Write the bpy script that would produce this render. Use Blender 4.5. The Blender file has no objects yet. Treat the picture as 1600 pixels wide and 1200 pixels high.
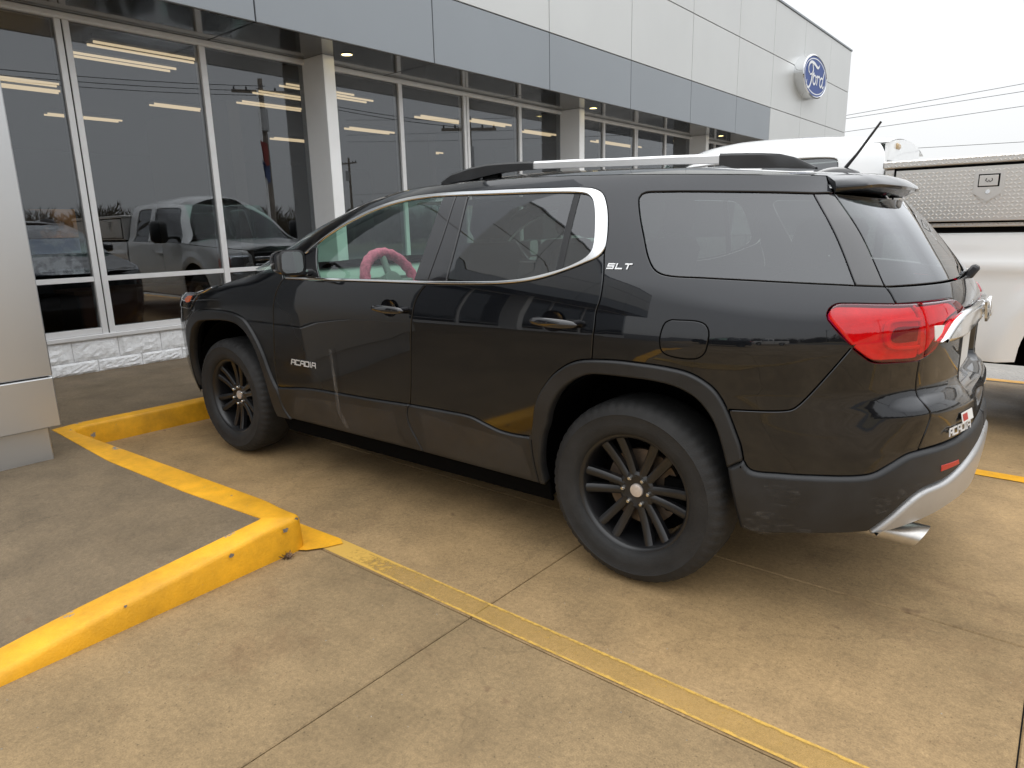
import bpy, math, random
import numpy as np
from mathutils import Vector, Matrix
from mathutils.geometry import delaunay_2d_cdt
random.seed(7)
SC = bpy.context.scene
COL = SC.collection
PI = math.pi

# ------------------------------------------------------------------ camera
CAMP = (-1.17457363, 3.12858743, 1.39690597)
RR = (-0.78912569, -0.61383883, -0.02196682)
UU = (0.12063699, -0.18995408, 0.9743532)
FF = (0.60226852, -0.76623713, -0.22394931)
cam = bpy.data.cameras.new('camera')
camo = bpy.data.objects.new('camera', cam)
COL.objects.link(camo)
camo.matrix_world = Matrix(((RR[0], UU[0], -FF[0], CAMP[0]), (RR[1], UU[1], -FF[1], CAMP[1]), (RR[2], UU[2], -FF[2], CAMP[2]), (0, 0, 0, 1)))
cam.sensor_width = 36.0
cam.lens = 1061.595851 / 1600 * 36.0
cam.clip_start = 0.05
cam.clip_end = 2000
SC.camera = camo
SC.view_settings.view_transform = 'Standard'
SC.view_settings.look = 'None'
SC.view_settings.exposure = 0.0
SC.view_settings.gamma = 1.0
SC.view_settings.use_curve_mapping = False

# ------------------------------------------------------------------ sky and sun (overcast)
SUN_EL, SUN_AZ = math.radians(62), math.radians(139)
W = bpy.data.worlds.new('World')
SC.world = W
W.use_nodes = True
nt = W.node_tree
nt.nodes.clear()
wo = nt.nodes.new('ShaderNodeOutputWorld')
add = nt.nodes.new('ShaderNodeAddShader')
b1 = nt.nodes.new('ShaderNodeBackground')
b2 = nt.nodes.new('ShaderNodeBackground')
sky = nt.nodes.new('ShaderNodeTexSky')
sky.sky_type = 'NISHITA'
sky.sun_disc = False
sky.sun_elevation = SUN_EL
sky.sun_rotation = SUN_AZ
hs = nt.nodes.new('ShaderNodeHueSaturation')
hs.inputs['Saturation'].default_value = 0.12
nt.links.new(sky.outputs[0], hs.inputs['Color'])
nt.links.new(hs.outputs[0], b1.inputs[0])
b1.inputs[1].default_value = 0.05
tc = nt.nodes.new('ShaderNodeTexCoord')
sep = nt.nodes.new('ShaderNodeSeparateXYZ')
nt.links.new(tc.outputs['Generated'], sep.inputs[0])
cr = nt.nodes.new('ShaderNodeValToRGB')
cr.color_ramp.elements[0].position = 0.0
cr.color_ramp.elements[0].color = (0.66, 0.67, 0.68, 1)
cr.color_ramp.elements[1].position = 1.0
cr.color_ramp.elements[1].color = (2.5, 2.53, 2.56, 1)
e = cr.color_ramp.elements.new(0.33)
e.color = (0.80, 0.81, 0.82, 1)
e = cr.color_ramp.elements.new(0.48)
e.color = (1.62, 1.65, 1.69, 1)
nt.links.new(sep.outputs['Z'], cr.inputs[0])
no = nt.nodes.new('ShaderNodeTexNoise')
no.inputs['Scale'].default_value = 1.6
no.inputs['Detail'].default_value = 4
nt.links.new(tc.outputs['Generated'], no.inputs['Vector'])
mr_ = nt.nodes.new('ShaderNodeMapRange')
mr_.inputs['To Min'].default_value = 0.93
mr_.inputs['To Max'].default_value = 1.07
nt.links.new(no.outputs['Fac'], mr_.inputs[0])
mx = nt.nodes.new('ShaderNodeVectorMath')
mx.operation = 'SCALE'
nt.links.new(cr.outputs[0], mx.inputs[0])
nt.links.new(mr_.outputs[0], mx.inputs['Scale'])
nt.links.new(mx.outputs[0], b2.inputs[0])
b2.inputs[1].default_value = 0.92
nt.links.new(b1.outputs[0], add.inputs[0])
nt.links.new(b2.outputs[0], add.inputs[1])
nt.links.new(add.outputs[0], wo.inputs[0])
sl = bpy.data.lights.new('sun', 'SUN')
sl.energy = 0.5
sl.angle = math.radians(40)
sl.color = (1.0, 0.97, 0.92)
so = bpy.data.objects.new('sun', sl)
COL.objects.link(so)
so.rotation_euler = Vector((-0.30, 0.35, -0.88)).to_track_quat('-Z', 'Y').to_euler()   # thin cloud, brightest behind the showroom

# ------------------------------------------------------------------ materials
def newmat(name):
    m = bpy.data.materials.new(name)
    m.use_nodes = True
    t = m.node_tree
    b = t.nodes['Principled BSDF']
    return m, t, b
def setp(b, **k):
    for a, v in k.items():
        a = a.replace('_', ' ')
        if a in b.inputs:
            b.inputs[a].default_value = v
def pm(name, col, rough=0.5, metal=0.0, spec=0.5, coat=0.0, coatr=0.03, noise=0.0, nscale=8.0, bump=0.0, bscale=60.0, rnoise=0.0):
    m, t, b = newmat(name)
    setp(b, Roughness=rough, Metallic=metal, Coat_Weight=coat, Coat_Roughness=coatr)
    b.inputs['Specular IOR Level'].default_value = spec
    c4 = (*col, 1)
    b.inputs['Base Color'].default_value = c4
    g = t.nodes.new('ShaderNodeTexCoord')
    if noise > 0:
        n = t.nodes.new('ShaderNodeTexNoise'); n.inputs['Scale'].default_value = nscale; n.inputs['Detail'].default_value = 7
        n.inputs['Roughness'].default_value = 0.6
        t.links.new(g.outputs['Object'], n.inputs['Vector'])
        r = t.nodes.new('ShaderNodeMapRange'); r.inputs['From Min'].default_value = 0.25; r.inputs['From Max'].default_value = 0.75
        r.inputs['To Min'].default_value = 1 - noise; r.inputs['To Max'].default_value = 1 + noise
        t.links.new(n.outputs['Fac'], r.inputs[0])
        v = t.nodes.new('ShaderNodeVectorMath'); v.operation = 'SCALE'; v.inputs[0].default_value = col
        t.links.new(r.outputs[0], v.inputs['Scale']); t.links.new(v.outputs[0], b.inputs['Base Color'])
        if rnoise > 0:
            r2 = t.nodes.new('ShaderNodeMapRange'); r2.inputs['To Min'].default_value = rough - rnoise; r2.inputs['To Max'].default_value = rough + rnoise
            t.links.new(n.outputs['Fac'], r2.inputs[0]); t.links.new(r2.outputs[0], b.inputs['Roughness'])
    if bump > 0:
        n = t.nodes.new('ShaderNodeTexNoise'); n.inputs['Scale'].default_value = bscale; n.inputs['Detail'].default_value = 6
        t.links.new(g.outputs['Object'], n.inputs['Vector'])
        bp = t.nodes.new('ShaderNodeBump'); bp.inputs['Strength'].default_value = bump; bp.inputs['Distance'].default_value = 0.01
        t.links.new(n.outputs['Fac'], bp.inputs['Height']); t.links.new(bp.outputs[0], b.inputs['Normal'])
    return m
def node(t, typ, **k):
    n = t.nodes.new(typ)
    for a, v in k.items():
        if hasattr(n, a): setattr(n, a, v)
        else: n.inputs[a.replace('_', ' ')].default_value = v
    return n
def emat(name, col, s):
    m = bpy.data.materials.new(name); m.use_nodes = True; t = m.node_tree; t.nodes.clear()
    o = t.nodes.new('ShaderNodeOutputMaterial'); e = t.nodes.new('ShaderNodeEmission')
    e.inputs[0].default_value = (*col, 1); e.inputs[1].default_value = s
    t.links.new(e.outputs[0], o.inputs[0]); return m
def glassmat(name, tint, rough=0.0, ior=1.5, body=None, bodyfac=0.0, faces=2.0):
    m = bpy.data.materials.new(name); m.use_nodes = True; t = m.node_tree; t.nodes.clear()
    o = t.nodes.new('ShaderNodeOutputMaterial'); tr = t.nodes.new('ShaderNodeBsdfTransparent'); gl = t.nodes.new('ShaderNodeBsdfGlossy')
    tr.inputs[0].default_value = (*tint, 1); gl.inputs['Roughness'].default_value = rough
    gl.inputs[0].default_value = (0.95, 0.97, 1, 1)
    # Schlick reflectance from |N.I|, the same from both sides of the thin pane
    ge = t.nodes.new('ShaderNodeNewGeometry'); dt = node(t, 'ShaderNodeVectorMath', operation='DOT_PRODUCT'); t.links.new(ge.outputs['Normal'], dt.inputs[0]); t.links.new(ge.outputs['Incoming'], dt.inputs[1])
    ab = node(t, 'ShaderNodeMath', operation='ABSOLUTE'); t.links.new(dt.outputs['Value'], ab.inputs[0])
    om = node(t, 'ShaderNodeMath', operation='SUBTRACT'); om.inputs[0].default_value = 1.0; t.links.new(ab.outputs[0], om.inputs[1]); om.use_clamp = True
    p5 = node(t, 'ShaderNodeMath', operation='POWER'); t.links.new(om.outputs[0], p5.inputs[0]); p5.inputs[1].default_value = 5.0
    f0 = ((ior - 1) / (ior + 1)) ** 2
    ml = node(t, 'ShaderNodeMath', operation='MULTIPLY_ADD'); t.links.new(p5.outputs[0], ml.inputs[0]); ml.inputs[1].default_value = 1 - f0; ml.inputs[2].default_value = f0
    m1 = node(t, 'ShaderNodeMath', operation='SUBTRACT'); m1.inputs[0].default_value = 1.0; t.links.new(ml.outputs[0], m1.inputs[1])
    m2 = node(t, 'ShaderNodeMath', operation='POWER'); t.links.new(m1.outputs[0], m2.inputs[0]); m2.inputs[1].default_value = faces
    m3 = node(t, 'ShaderNodeMath', operation='SUBTRACT'); m3.inputs[0].default_value = 1.0; t.links.new(m2.outputs[0], m3.inputs[1])
    ms = t.nodes.new('ShaderNodeMixShader'); t.links.new(m3.outputs[0], ms.inputs[0])
    base = tr
    if body is not None:
        df = t.nodes.new('ShaderNodeBsdfDiffuse'); df.inputs[0].default_value = (*body, 1)
        mb = t.nodes.new('ShaderNodeMixShader'); mb.inputs[0].default_value = bodyfac
        t.links.new(tr.outputs[0], mb.inputs[1]); t.links.new(df.outputs[0], mb.inputs[2]); base = mb
    t.links.new(base.outputs[0], ms.inputs[1]); t.links.new(gl.outputs[0], ms.inputs[2])
    t.links.new(ms.outputs[0], o.inputs[0]); return m

M = {}
# black paint with fine dust low down the body (dirt has its own pattern)
def paint(name, col, dirt=0.35, dirtcol=(0.16, 0.13, 0.10), flake=0.0):
    m, t, b = newmat(name)
    g = t.nodes.new('ShaderNodeTexCoord')
    sp = t.nodes.new('ShaderNodeSeparateXYZ'); t.links.new(g.outputs['Object'], sp.inputs[0])
    n = node(t, 'ShaderNodeTexNoise', Scale=5.0, Detail=9.0, Roughness=0.65); t.links.new(g.outputs['Object'], n.inputs['Vector'])
    r = node(t, 'ShaderNodeMapRange'); r.inputs['From Min'].default_value = 0.85; r.inputs['From Max'].default_value = 0.35
    r.inputs['To Min'].default_value = 0.0; r.inputs['To Max'].default_value = 1.0
    t.links.new(sp.outputs['Z'], r.inputs[0])
    mu = node(t, 'ShaderNodeMath', operation='MULTIPLY'); t.links.new(r.outputs[0], mu.inputs[0]); t.links.new(n.outputs['Fac'], mu.inputs[1])
    mu2 = node(t, 'ShaderNodeMath', operation='MULTIPLY'); t.links.new(mu.outputs[0], mu2.inputs[0]); mu2.inputs[1].default_value = dirt
    mix = node(t, 'ShaderNodeMixRGB'); mix.inputs[1].default_value = (*col, 1); mix.inputs[2].default_value = (*dirtcol, 1)
    t.links.new(mu2.outputs[0], mix.inputs[0]); t.links.new(mix.outputs[0], b.inputs['Base Color'])
    setp(b, Roughness=0.36, Coat_Weight=1.0, Coat_IOR=1.60, Metallic=flake)
    b.inputs['Specular IOR Level'].default_value = 0.05
    r2 = node(t, 'ShaderNodeMapRange'); r2.inputs['To Min'].default_value = 0.02; r2.inputs['To Max'].default_value = 0.22
    t.links.new(mu.outputs[0], r2.inputs[0]); t.links.new(r2.outputs[0], b.inputs['Coat Roughness'])
    n3 = node(t, 'ShaderNodeTexNoise', Scale=3.0, Detail=2.0); t.links.new(g.outputs['Object'], n3.inputs['Vector'])
    bp = t.nodes.new('ShaderNodeBump'); bp.inputs['Strength'].default_value = 0.02; bp.inputs['Distance'].default_value = 0.02
    t.links.new(n3.outputs['Fac'], bp.inputs['Height']); t.links.new(bp.outputs[0], b.inputs['Coat Normal'])
    return m
M['paint'] = paint('black_car_paint', (0.010, 0.0115, 0.015), 0.02, flake=0.85)
M['gloss'] = pm('gloss_black_trim', (0.008, 0.008, 0.010), 0.12, coat=1.0)
M['plastic'] = pm('grained_black_plastic', (0.017, 0.018, 0.020), 0.46, noise=0.35, nscale=9, bump=0.12, bscale=500, rnoise=0.12)
M['clad'] = pm('dusty_black_cladding', (0.014, 0.0145, 0.0155), 0.42, noise=0.45, nscale=6, bump=0.12, bscale=500, rnoise=0.12)
M['chrome'] = pm('satin_chrome', (0.80, 0.81, 0.82), 0.14, metal=1.0)
M['chromeb'] = pm('bright_chrome', (0.75, 0.76, 0.77), 0.06, metal=1.0)
M['silver'] = pm('silver_plastic', (0.50, 0.50, 0.50), 0.36, metal=0.55, noise=0.06)
M['rubber'] = pm('tyre_rubber', (0.016, 0.0157, 0.0155), 0.70, noise=0.4, nscale=14, bump=0.2, bscale=180)
M['rim'] = pm('black_painted_rim', (0.009, 0.009, 0.010), 0.36, coat=0.3, coatr=0.15, noise=0.3)
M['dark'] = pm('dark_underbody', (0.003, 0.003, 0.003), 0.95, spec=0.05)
M['badge'] = pm('badge_chrome', (0.85, 0.86, 0.87), 0.30, metal=0.5)
M['rail'] = pm('satin_rail', (0.78, 0.79, 0.80), 0.34, metal=0.6)
def smear(name, col, lo, hi, amax, scale=(1, 1, 1), nsc=14.0):
    m = bpy.data.materials.new(name); m.use_nodes = True; t = m.node_tree; b = t.nodes['Principled BSDF']; L = t.links; o = t.nodes['Material Output']
    g = t.nodes.new('ShaderNodeTexCoord'); mp = t.nodes.new('ShaderNodeMapping'); mp.inputs['Scale'].default_value = scale; L.new(g.outputs['Object'], mp.inputs[0])
    n = node(t, 'ShaderNodeTexNoise', Scale=float(nsc), Detail=9.0, Roughness=.7); L.new(mp.outputs[0], n.inputs['Vector'])
    r = node(t, 'ShaderNodeMapRange'); r.inputs['From Min'].default_value = lo; r.inputs['From Max'].default_value = hi; r.inputs['To Max'].default_value = amax; L.new(n.outputs['Fac'], r.inputs[0])
    tr = t.nodes.new('ShaderNodeBsdfTransparent'); ms = t.nodes.new('ShaderNodeMixShader'); b.inputs['Base Color'].default_value = (*col, 1); b.inputs['Roughness'].default_value = .7; b.inputs['Specular IOR Level'].default_value = .2
    L.new(r.outputs[0], ms.inputs[0]); L.new(tr.outputs[0], ms.inputs[1]); L.new(b.outputs[0], ms.inputs[2]); L.new(ms.outputs[0], o.inputs[0]); return m
M['smear'] = smear('dried_water_smear', (.30, .28, .26), .35, .75, .45, (1, 1, .12), 60)
M['scuff'] = smear('grey_scuff', (.20, .195, .19), .50, .74, .38, (.6, 1, 2.0), 22)
M['dust'] = smear('road_dust', (.26, .22, .18), .25, .95, .16, (1, 1, 1), 9)
M['brake'] = pm('worn_brake_steel', (0.20, 0.15, 0.11), 0.45, metal=0.7, noise=0.4, nscale=20)
M['lug'] = pm('chrome_lug', (0.70, 0.68, 0.64), 0.22, metal=1.0)
M['cap'] = pm('machined_cap', (0.72, 0.66, 0.62), 0.35, metal=0.6, noise=0.1, nscale=60)
M['redp'] = pm('red_print', (0.45, 0.03, 0.02), 0.35)
M['glassf'] = glassmat('green_tint_glass', (0.70, 0.92, 0.82), ior=1.48)
M['glassr'] = glassmat('privacy_glass', (0.24, 0.28, 0.265), ior=1.60, body=(0.03, 0.03, 0.03), bodyfac=0.25)
M['redlens'] = glassmat('red_lens', (0.84, 0.006, 0.055), rough=0.03, body=(0.70, 0.01, 0.03), bodyfac=0.10)
M['orangelens'] = pm('orange_reflector', (0.75, 0.13, 0.02), 0.15, coat=1)
M['clearlens'] = glassmat('clear_lens', (0.80, 0.82, 0.84))
M['redback'] = pm('lamp_reflector_red', (0.90, 0.05, 0.22), 0.30, noise=0.15, nscale=30)
M['redbar'] = pm('lamp_light_guide', (0.92, 0.28, 0.28), 0.30)
M['reddark'] = pm('lamp_inner_dark', (0.12, 0.02, 0.03), 0.3)
M['white'] = pm('white_sticker', (0.75, 0.75, 0.73), 0.5)
M['grey_cloth'] = pm('dark_seat', (0.035, 0.035, 0.036), 0.85, noise=0.2)
M['beige_in'] = pm('grey_interior_trim', (0.26, 0.27, 0.25), 0.7, noise=0.15)
M['dark_in'] = pm('dark_interior', (0.02, 0.021, 0.021), 0.75)
M['pink'] = pm('pink_fleece', (0.85, 0.16, 0.27), 0.95, noise=0.35, nscale=40, bump=1.0, bscale=120)
M['pipe'] = pm('brushed_exhaust', (0.62, 0.60, 0.57), 0.28, metal=0.9, noise=0.15, nscale=30)
M['mirror'] = pm('mirror_glass', (0.85, 0.87, 0.86), 0.01, metal=1.0)

# ------------------------------------------------------------------ mesh helpers
def tag(o, label=None, cat=None, group=None, kind=None):
    if label: o['label'] = label
    if cat: o['category'] = cat
    if group: o['group'] = group
    if kind: o['kind'] = kind
    return o
def empty(name, loc=(0, 0, 0), rz=0.0, parent=None):
    o = bpy.data.objects.new(name, None); COL.objects.link(o); o.location = loc; o.rotation_euler = (0, 0, rz)
    o.empty_display_size = 0.2
    if parent: o.parent = parent
    return o
def mkobj(name, me, mat, parent=None):
    o = bpy.data.objects.new(name, me); COL.objects.link(o)
    if mat is not None and len(me.materials) == 0: me.materials.append(mat)
    if parent: o.parent = parent
    return o
def smooth(me, ang=None):
    me.polygons.foreach_set('use_smooth', [True] * len(me.polygons))
    if ang is not None:
        try: me.set_sharp_from_angle(angle=math.radians(ang))
        except Exception: pass
class MB:
    def __init__(s): s.v = []; s.f = []
    def add(s, vs, fs):
        k = len(s.v); s.v += [tuple(map(float, q)) for q in vs]; s.f += [tuple(i + k for i in f) for f in fs]
    def box(s, x0, x1, y0, y1, z0, z1, T=None, bev=0.0):
        x0, x1 = sorted((x0, x1)); y0, y1 = sorted((y0, y1)); z0, z1 = sorted((z0, z1))
        if bev > 0:
            b = min(bev, (x1 - x0) / 3, (y1 - y0) / 3, (z1 - z0) / 3)
            P = []
            for z, i in ((z0, b), (z0 + b, 0), (z1 - b, 0), (z1, b)):
                ii = i
                P += [(x0 + ii + (b if i == 0 else 0), y0 + ii, z), (x1 - ii - (b if i == 0 else 0), y0 + ii, z), (x1 - ii, y0 + ii + (b if i == 0 else 0), z), (x1 - ii, y1 - ii - (b if i == 0 else 0), z),
                      (x1 - ii - (b if i == 0 else 0), y1 - ii, z), (x0 + ii + (b if i == 0 else 0), y1 - ii, z), (x0 + ii, y1 - ii - (b if i == 0 else 0), z), (x0 + ii, y0 + ii + (b if i == 0 else 0), z)]
            F = [tuple(range(7, -1, -1)), tuple(range(24, 32))]
            for k in range(3):
                for j in range(8):
                    F.append((k * 8 + j, k * 8 + (j + 1) % 8, k * 8 + 8 + (j + 1) % 8, k * 8 + 8 + j))
        else:
            P = [(x0, y0, z0), (x1, y0, z0), (x1, y1, z0), (x0, y1, z0), (x0, y0, z1), (x1, y0, z1), (x1, y1, z1), (x0, y1, z1)]
            F = [(3, 2, 1, 0), (4, 5, 6, 7), (0, 1, 5, 4), (1, 2, 6, 5), (2, 3, 7, 6), (3, 0, 4, 7)]
        if T: P = [T(*q) for q in P]
        s.add(P, F); return s
    def tube(s, pts, r, n=8, cap=True, rr=None):
        pts = [Vector(q) for q in pts]; k = len(s.v); rings = []
        prev = None
        for i, q in enumerate(pts):
            d = (pts[min(i + 1, len(pts) - 1)] - pts[max(i - 1, 0)]).normalized()
            if prev is None:
                a = d.cross(Vector((0, 0, 1)))
                if a.length < 1e-3: a = d.cross(Vector((1, 0, 0)))
                a.normalize()
            else:
                a = (prev - d * prev.dot(d)).normalized()
            prev = a; b = d.cross(a)
            ri = rr[i] if rr else r
            s.v += [tuple(q + (a * math.cos(t) + b * math.sin(t)) * ri) for t in [2 * PI * j / n for j in range(n)]]
        for i in range(len(pts) - 1):
            for j in range(n):
                s.f.append((k + i * n + j, k + i * n + (j + 1) % n, k + (i + 1) * n + (j + 1) % n, k + (i + 1) * n + j))
        if cap:
            s.f.append(tuple(k + j for j in range(n - 1, -1, -1))); e = k + (len(pts) - 1) * n
            s.f.append(tuple(e + j for j in range(n)))
        return s
    def lathe(s, prof, n=48, T=None, closed=False, mod=None):
        """prof list of (r, h) ; axis h"""
        k = len(s.v); m = len(prof)
        for j in range(n):
            t = 2 * PI * j / n
            for i, (r, h) in enumerate(prof):
                r_ = r + (mod(i, j) if mod else 0)
                q = (r_ * math.cos(t), h, r_ * math.sin(t))
                s.v.append(T(*q) if T else q)
        for j in range(n):
            a = k + j * m; b = k + ((j + 1) % n) * m
            for i in range(m - 1 if not closed else m):
                i2 = (i + 1) % m
                s.f.append((a + i, a + i2, b + i2, b + i))
        return s
    def prism(s, poly, h0, h1, T):
        """poly 2D list -> extruded; T(a,b,h)"""
        n = len(poly); P = [T(a, b, h0) for a, b in poly] + [T(a, b, h1) for a, b in poly]
        F = [tuple(range(n - 1, -1, -1)), tuple(range(n, 2 * n))] + [(i, (i + 1) % n, n + (i + 1) % n, n + i) for i in range(n)]
        s.add(P, F); return s
    def grid(s, fn, nu, nv):
        k = len(s.v)
        for i in range(nu + 1):
            for j in range(nv + 1):
                s.v.append(tuple(map(float, fn(i / nu, j / nv))))
        for i in range(nu):
            for j in range(nv):
                a = k + i * (nv + 1) + j
                s.f.append((a, a + nv + 1, a + nv + 2, a + 1))
        return s
    def mesh(s, name):
        me = bpy.data.meshes.new(name); me.from_pydata(s.v, [], s.f); me.update(); return me
    def build(s, name, mat, parent=None, sm=None, fix=True):
        me = s.mesh(name)
        if fix:
            import bmesh
            bm = bmesh.new(); bm.from_mesh(me); bmesh.ops.recalc_face_normals(bm, faces=bm.faces); bm.to_mesh(me); bm.free()
        if sm is not None: smooth(me, sm)
        return mkobj(name, me, mat, parent)
def textmesh(s, size=1.0, ext=0.0, shear=0.0, bold=0.0, space=1.0):
    cu = bpy.data.curves.new('t', 'FONT'); cu.body = s; cu.size = size; cu.extrude = ext; cu.shear = shear; cu.offset = bold
    cu.align_x = 'CENTER'; cu.align_y = 'CENTER'; cu.space_character = space
    o = bpy.data.objects.new('t', cu); COL.objects.link(o)
    dg = bpy.context.evaluated_depsgraph_get(); me = bpy.data.meshes.new_from_object(o.evaluated_get(dg))
    bpy.data.objects.remove(o); return me
def crom(pts, step=0.015):
    P = np.array(pts, float)
    if len(P) < 3:
        L = np.hypot(*(P[1] - P[0])) ; n = max(1, int(L / step)); return [tuple(P[0] + (P[1] - P[0]) * i / n) for i in range(n + 1)]
    Q = np.vstack([2 * P[0] - P[1], P, 2 * P[-1] - P[-2]]); out = []
    for i in range(1, len(Q) - 2):
        p0, p1, p2, p3 = Q[i - 1], Q[i], Q[i + 1], Q[i + 2]
        t0 = 0; t1 = t0 + max(np.hypot(*(p1 - p0)), 1e-5) ** .5; t2 = t1 + max(np.hypot(*(p2 - p1)), 1e-5) ** .5; t3 = t2 + max(np.hypot(*(p3 - p2)), 1e-5) ** .5
        n = max(1, int(math.ceil(np.hypot(*(p2 - p1)) / step)))
        for k in range(n):
            t = t1 + (t2 - t1) * k / n
            a1 = (t1 - t) / (t1 - t0) * p0 + (t - t0) / (t1 - t0) * p1; a2 = (t2 - t) / (t2 - t1) * p1 + (t - t1) / (t2 - t1) * p2; a3 = (t3 - t) / (t3 - t2) * p2 + (t - t2) / (t3 - t2) * p3
            b1_ = (t2 - t) / (t2 - t0) * a1 + (t - t0) / (t2 - t0) * a2; b2_ = (t3 - t) / (t3 - t1) * a2 + (t - t1) / (t3 - t1) * a3
            out.append(tuple((t2 - t) / (t2 - t1) * b1_ + (t - t1) / (t2 - t1) * b2_))
    out.append(tuple(P[-1])); return out
def cat(*segs, step=0.015):
    out = []
    for sg in segs:
        c = crom(sg, step)
        for q in c:
            if not out or math.hypot(q[0] - out[-1][0], q[1] - out[-1][1]) > 0.002: out.append(q)
    if math.hypot(out[0][0] - out[-1][0], out[0][1] - out[-1][1]) < 0.002: out.pop()
    return out
def area(P):
    P = np.array(P); x, y = P[:, 0], P[:, 1]; return 0.5 * float(np.sum(x * np.roll(y, -1) - y * np.roll(x, -1)))
def inset(P, d):
    P = np.array(P, float); a = np.roll(P, 1, 0); b = np.roll(P, -1, 0)
    e1 = P - a; e2 = b - P
    e1 /= np.linalg.norm(e1, axis=1)[:, None] + 1e-12; e2 /= np.linalg.norm(e2, axis=1)[:, None] + 1e-12
    n1 = np.stack([-e1[:, 1], e1[:, 0]], 1); n2 = np.stack([-e2[:, 1], e2[:, 0]], 1)
    n = n1 + n2; l = np.linalg.norm(n, axis=1); n /= l[:, None] + 1e-9
    c = np.clip((n * n1).sum(1), 0.5, 1)
    return P + n * (d / c)[:, None]
def inside(P, q):
    P = np.array(P); x, y = q[:, 0], q[:, 1]; r = np.zeros(len(q), bool)
    for i in range(len(P)):
        x1, y1 = P[i]; x2, y2 = P[(i + 1) % len(P)]
        c = ((y1 > y) != (y2 > y)); xx = (x2 - x1) * (y - y1) / ((y2 - y1) if abs(y2 - y1) > 1e-12 else 1e-12) + x1
        r ^= c & (x < xx)
    return r
def panel(name, poly, mat, parent, surf, off=0.0, thick=0.015, gap=0.0022, bev=0.003, grid=0.035, both=False, mirror=False, disp=None, label=None):
    """a sheet cut to a 2D outline and laid on a curved surface, with rolled edges. mirror: other side only, both: left and right in one mesh"""
    P = list(poly)
    if area(P) < 0: P = P[::-1]
    O = inset(P, gap); A = inset(O, bev)
    lo, hi = A.min(0), A.max(0)
    gx = np.arange(lo[0] + grid * .5, hi[0], grid); gy = np.arange(lo[1] + grid * .5, hi[1], grid)
    G = np.array([(x, y) for x in gx for y in gy]) if len(gx) and len(gy) else np.zeros((0, 2))
    if len(G):
        G = G[inside(A, G)]
        if len(G):
            d2 = ((G[:, None, :] - A[None]) ** 2).sum(2).min(1); G = G[d2 > (grid * .35) ** 2]
    if both:
        for Z_ in (A, O):
            for i_ in range(len(Z_)):
                c_ = surf.cen(Z_[i_][1])[0] if Z_[i_][0] < 1 else surf.cen(Z_[i_][1])[1]
                if abs(Z_[i_][0] - c_) < 0.011: Z_[i_][0] = c_
    pts = [Vector(q) for q in A] + [Vector(q) for q in G]
    r = delaunay_2d_cdt(pts, [], [list(range(len(A)))], 1, 1e-6)
    V2 = np.array([(v.x, v.y) for v in r[0]]); F = [tuple(f) for f in r[2]]
    def ev(Q, o):
        Q = np.array(Q, float); h = 0.006
        p = surf(Q[:, 0], Q[:, 1]); ds = surf(Q[:, 0] + h, Q[:, 1]) - surf(Q[:, 0] - h, Q[:, 1]); dz = surf(Q[:, 0], Q[:, 1] + h) - surf(Q[:, 0], Q[:, 1] - h)
        n = np.cross(dz, ds); n /= np.linalg.norm(n, axis=1)[:, None] + 1e-12
        if disp is not None:
            dd = disp(Q[:, 0], Q[:, 1]); p2 = p + n * dd[:, None]
            dsd = (disp(Q[:, 0] + h, Q[:, 1]) - disp(Q[:, 0] - h, Q[:, 1])) / (np.linalg.norm(ds, axis=1) + 1e-9)
            dzd = (disp(Q[:, 0], Q[:, 1] + h) - disp(Q[:, 0], Q[:, 1] - h)) / (np.linalg.norm(dz, axis=1) + 1e-9)
            us = ds / (np.linalg.norm(ds, axis=1)[:, None] + 1e-9); uz = dz / (np.linalg.norm(dz, axis=1)[:, None] + 1e-9)
            n = n - us * dsd[:, None] - uz * dzd[:, None]; n /= np.linalg.norm(n, axis=1)[:, None]
            p = p2
        if both:
            k_ = np.abs(p[:, 1]) < 1e-3; n[k_, 1] = 0; n /= np.linalg.norm(n, axis=1)[:, None] + 1e-12
        return p + n * o, n, ds
    p0, n0, _ = ev(V2, off)
    pa, na, _ = ev(A, off); pb, nb, dsb = ev(O, off - bev * 0.8); pc, nc, _ = ev(O, off - thick)
    tn = np.roll(pb, -1, 0) - np.roll(pb, 1, 0); ou = np.cross(tn, nb); ou /= np.linalg.norm(ou, axis=1)[:, None] + 1e-9
    # outline ccw in (s,z): outward is away from the sheet
    cen = pa - pb; sg = np.sign((ou * cen).sum(1)); ou = ou * np.where(sg > 0, -1, 1)[:, None]
    n = len(A); k = len(p0)
    V = np.vstack([p0, pa, pb, pc]); NN = np.vstack([n0, na, ou * 0.85 + nb * 0.5, ou])
    for i in range(n):
        j = (i + 1) % n
        F.append((k + i, k + n + i, k + n + j, k + j)); F.append((k + n + i, k + 2 * n + i, k + 2 * n + j, k + n + j))
    def orient(V, F, NN):
        out = []
        for f in F:
            a, b_, c = V[f[0]], V[f[1]], V[f[2]]
            nn = np.cross(b_ - a, c - a)
            if nn @ (NN[f[0]] + NN[f[1]] + NN[f[2]]) < 0: f = f[::-1]
            out.append(f)
        return out
    F = orient(V, F, NN)
    if mirror or both:
        V2_ = V * np.array([1, -1, 1]); N2_ = NN * np.array([1, -1, 1]); F2 = [f[::-1] for f in F]
        if mirror: V, NN, F = V2_, N2_, F2
        else:
            kk = len(V); V = np.vstack([V, V2_]); NN = np.vstack([NN, N2_]); F = F + [tuple(i + kk for i in f) for f in F2]
    me = bpy.data.meshes.new(name); me.from_pydata(V.tolist(), [], F); me.update()
    NN /= np.linalg.norm(NN, axis=1)[:, None] + 1e-9
    me.polygons.foreach_set('use_smooth', [True] * len(me.polygons))
    me.normals_split_custom_set_from_vertices(NN.tolist())
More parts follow.
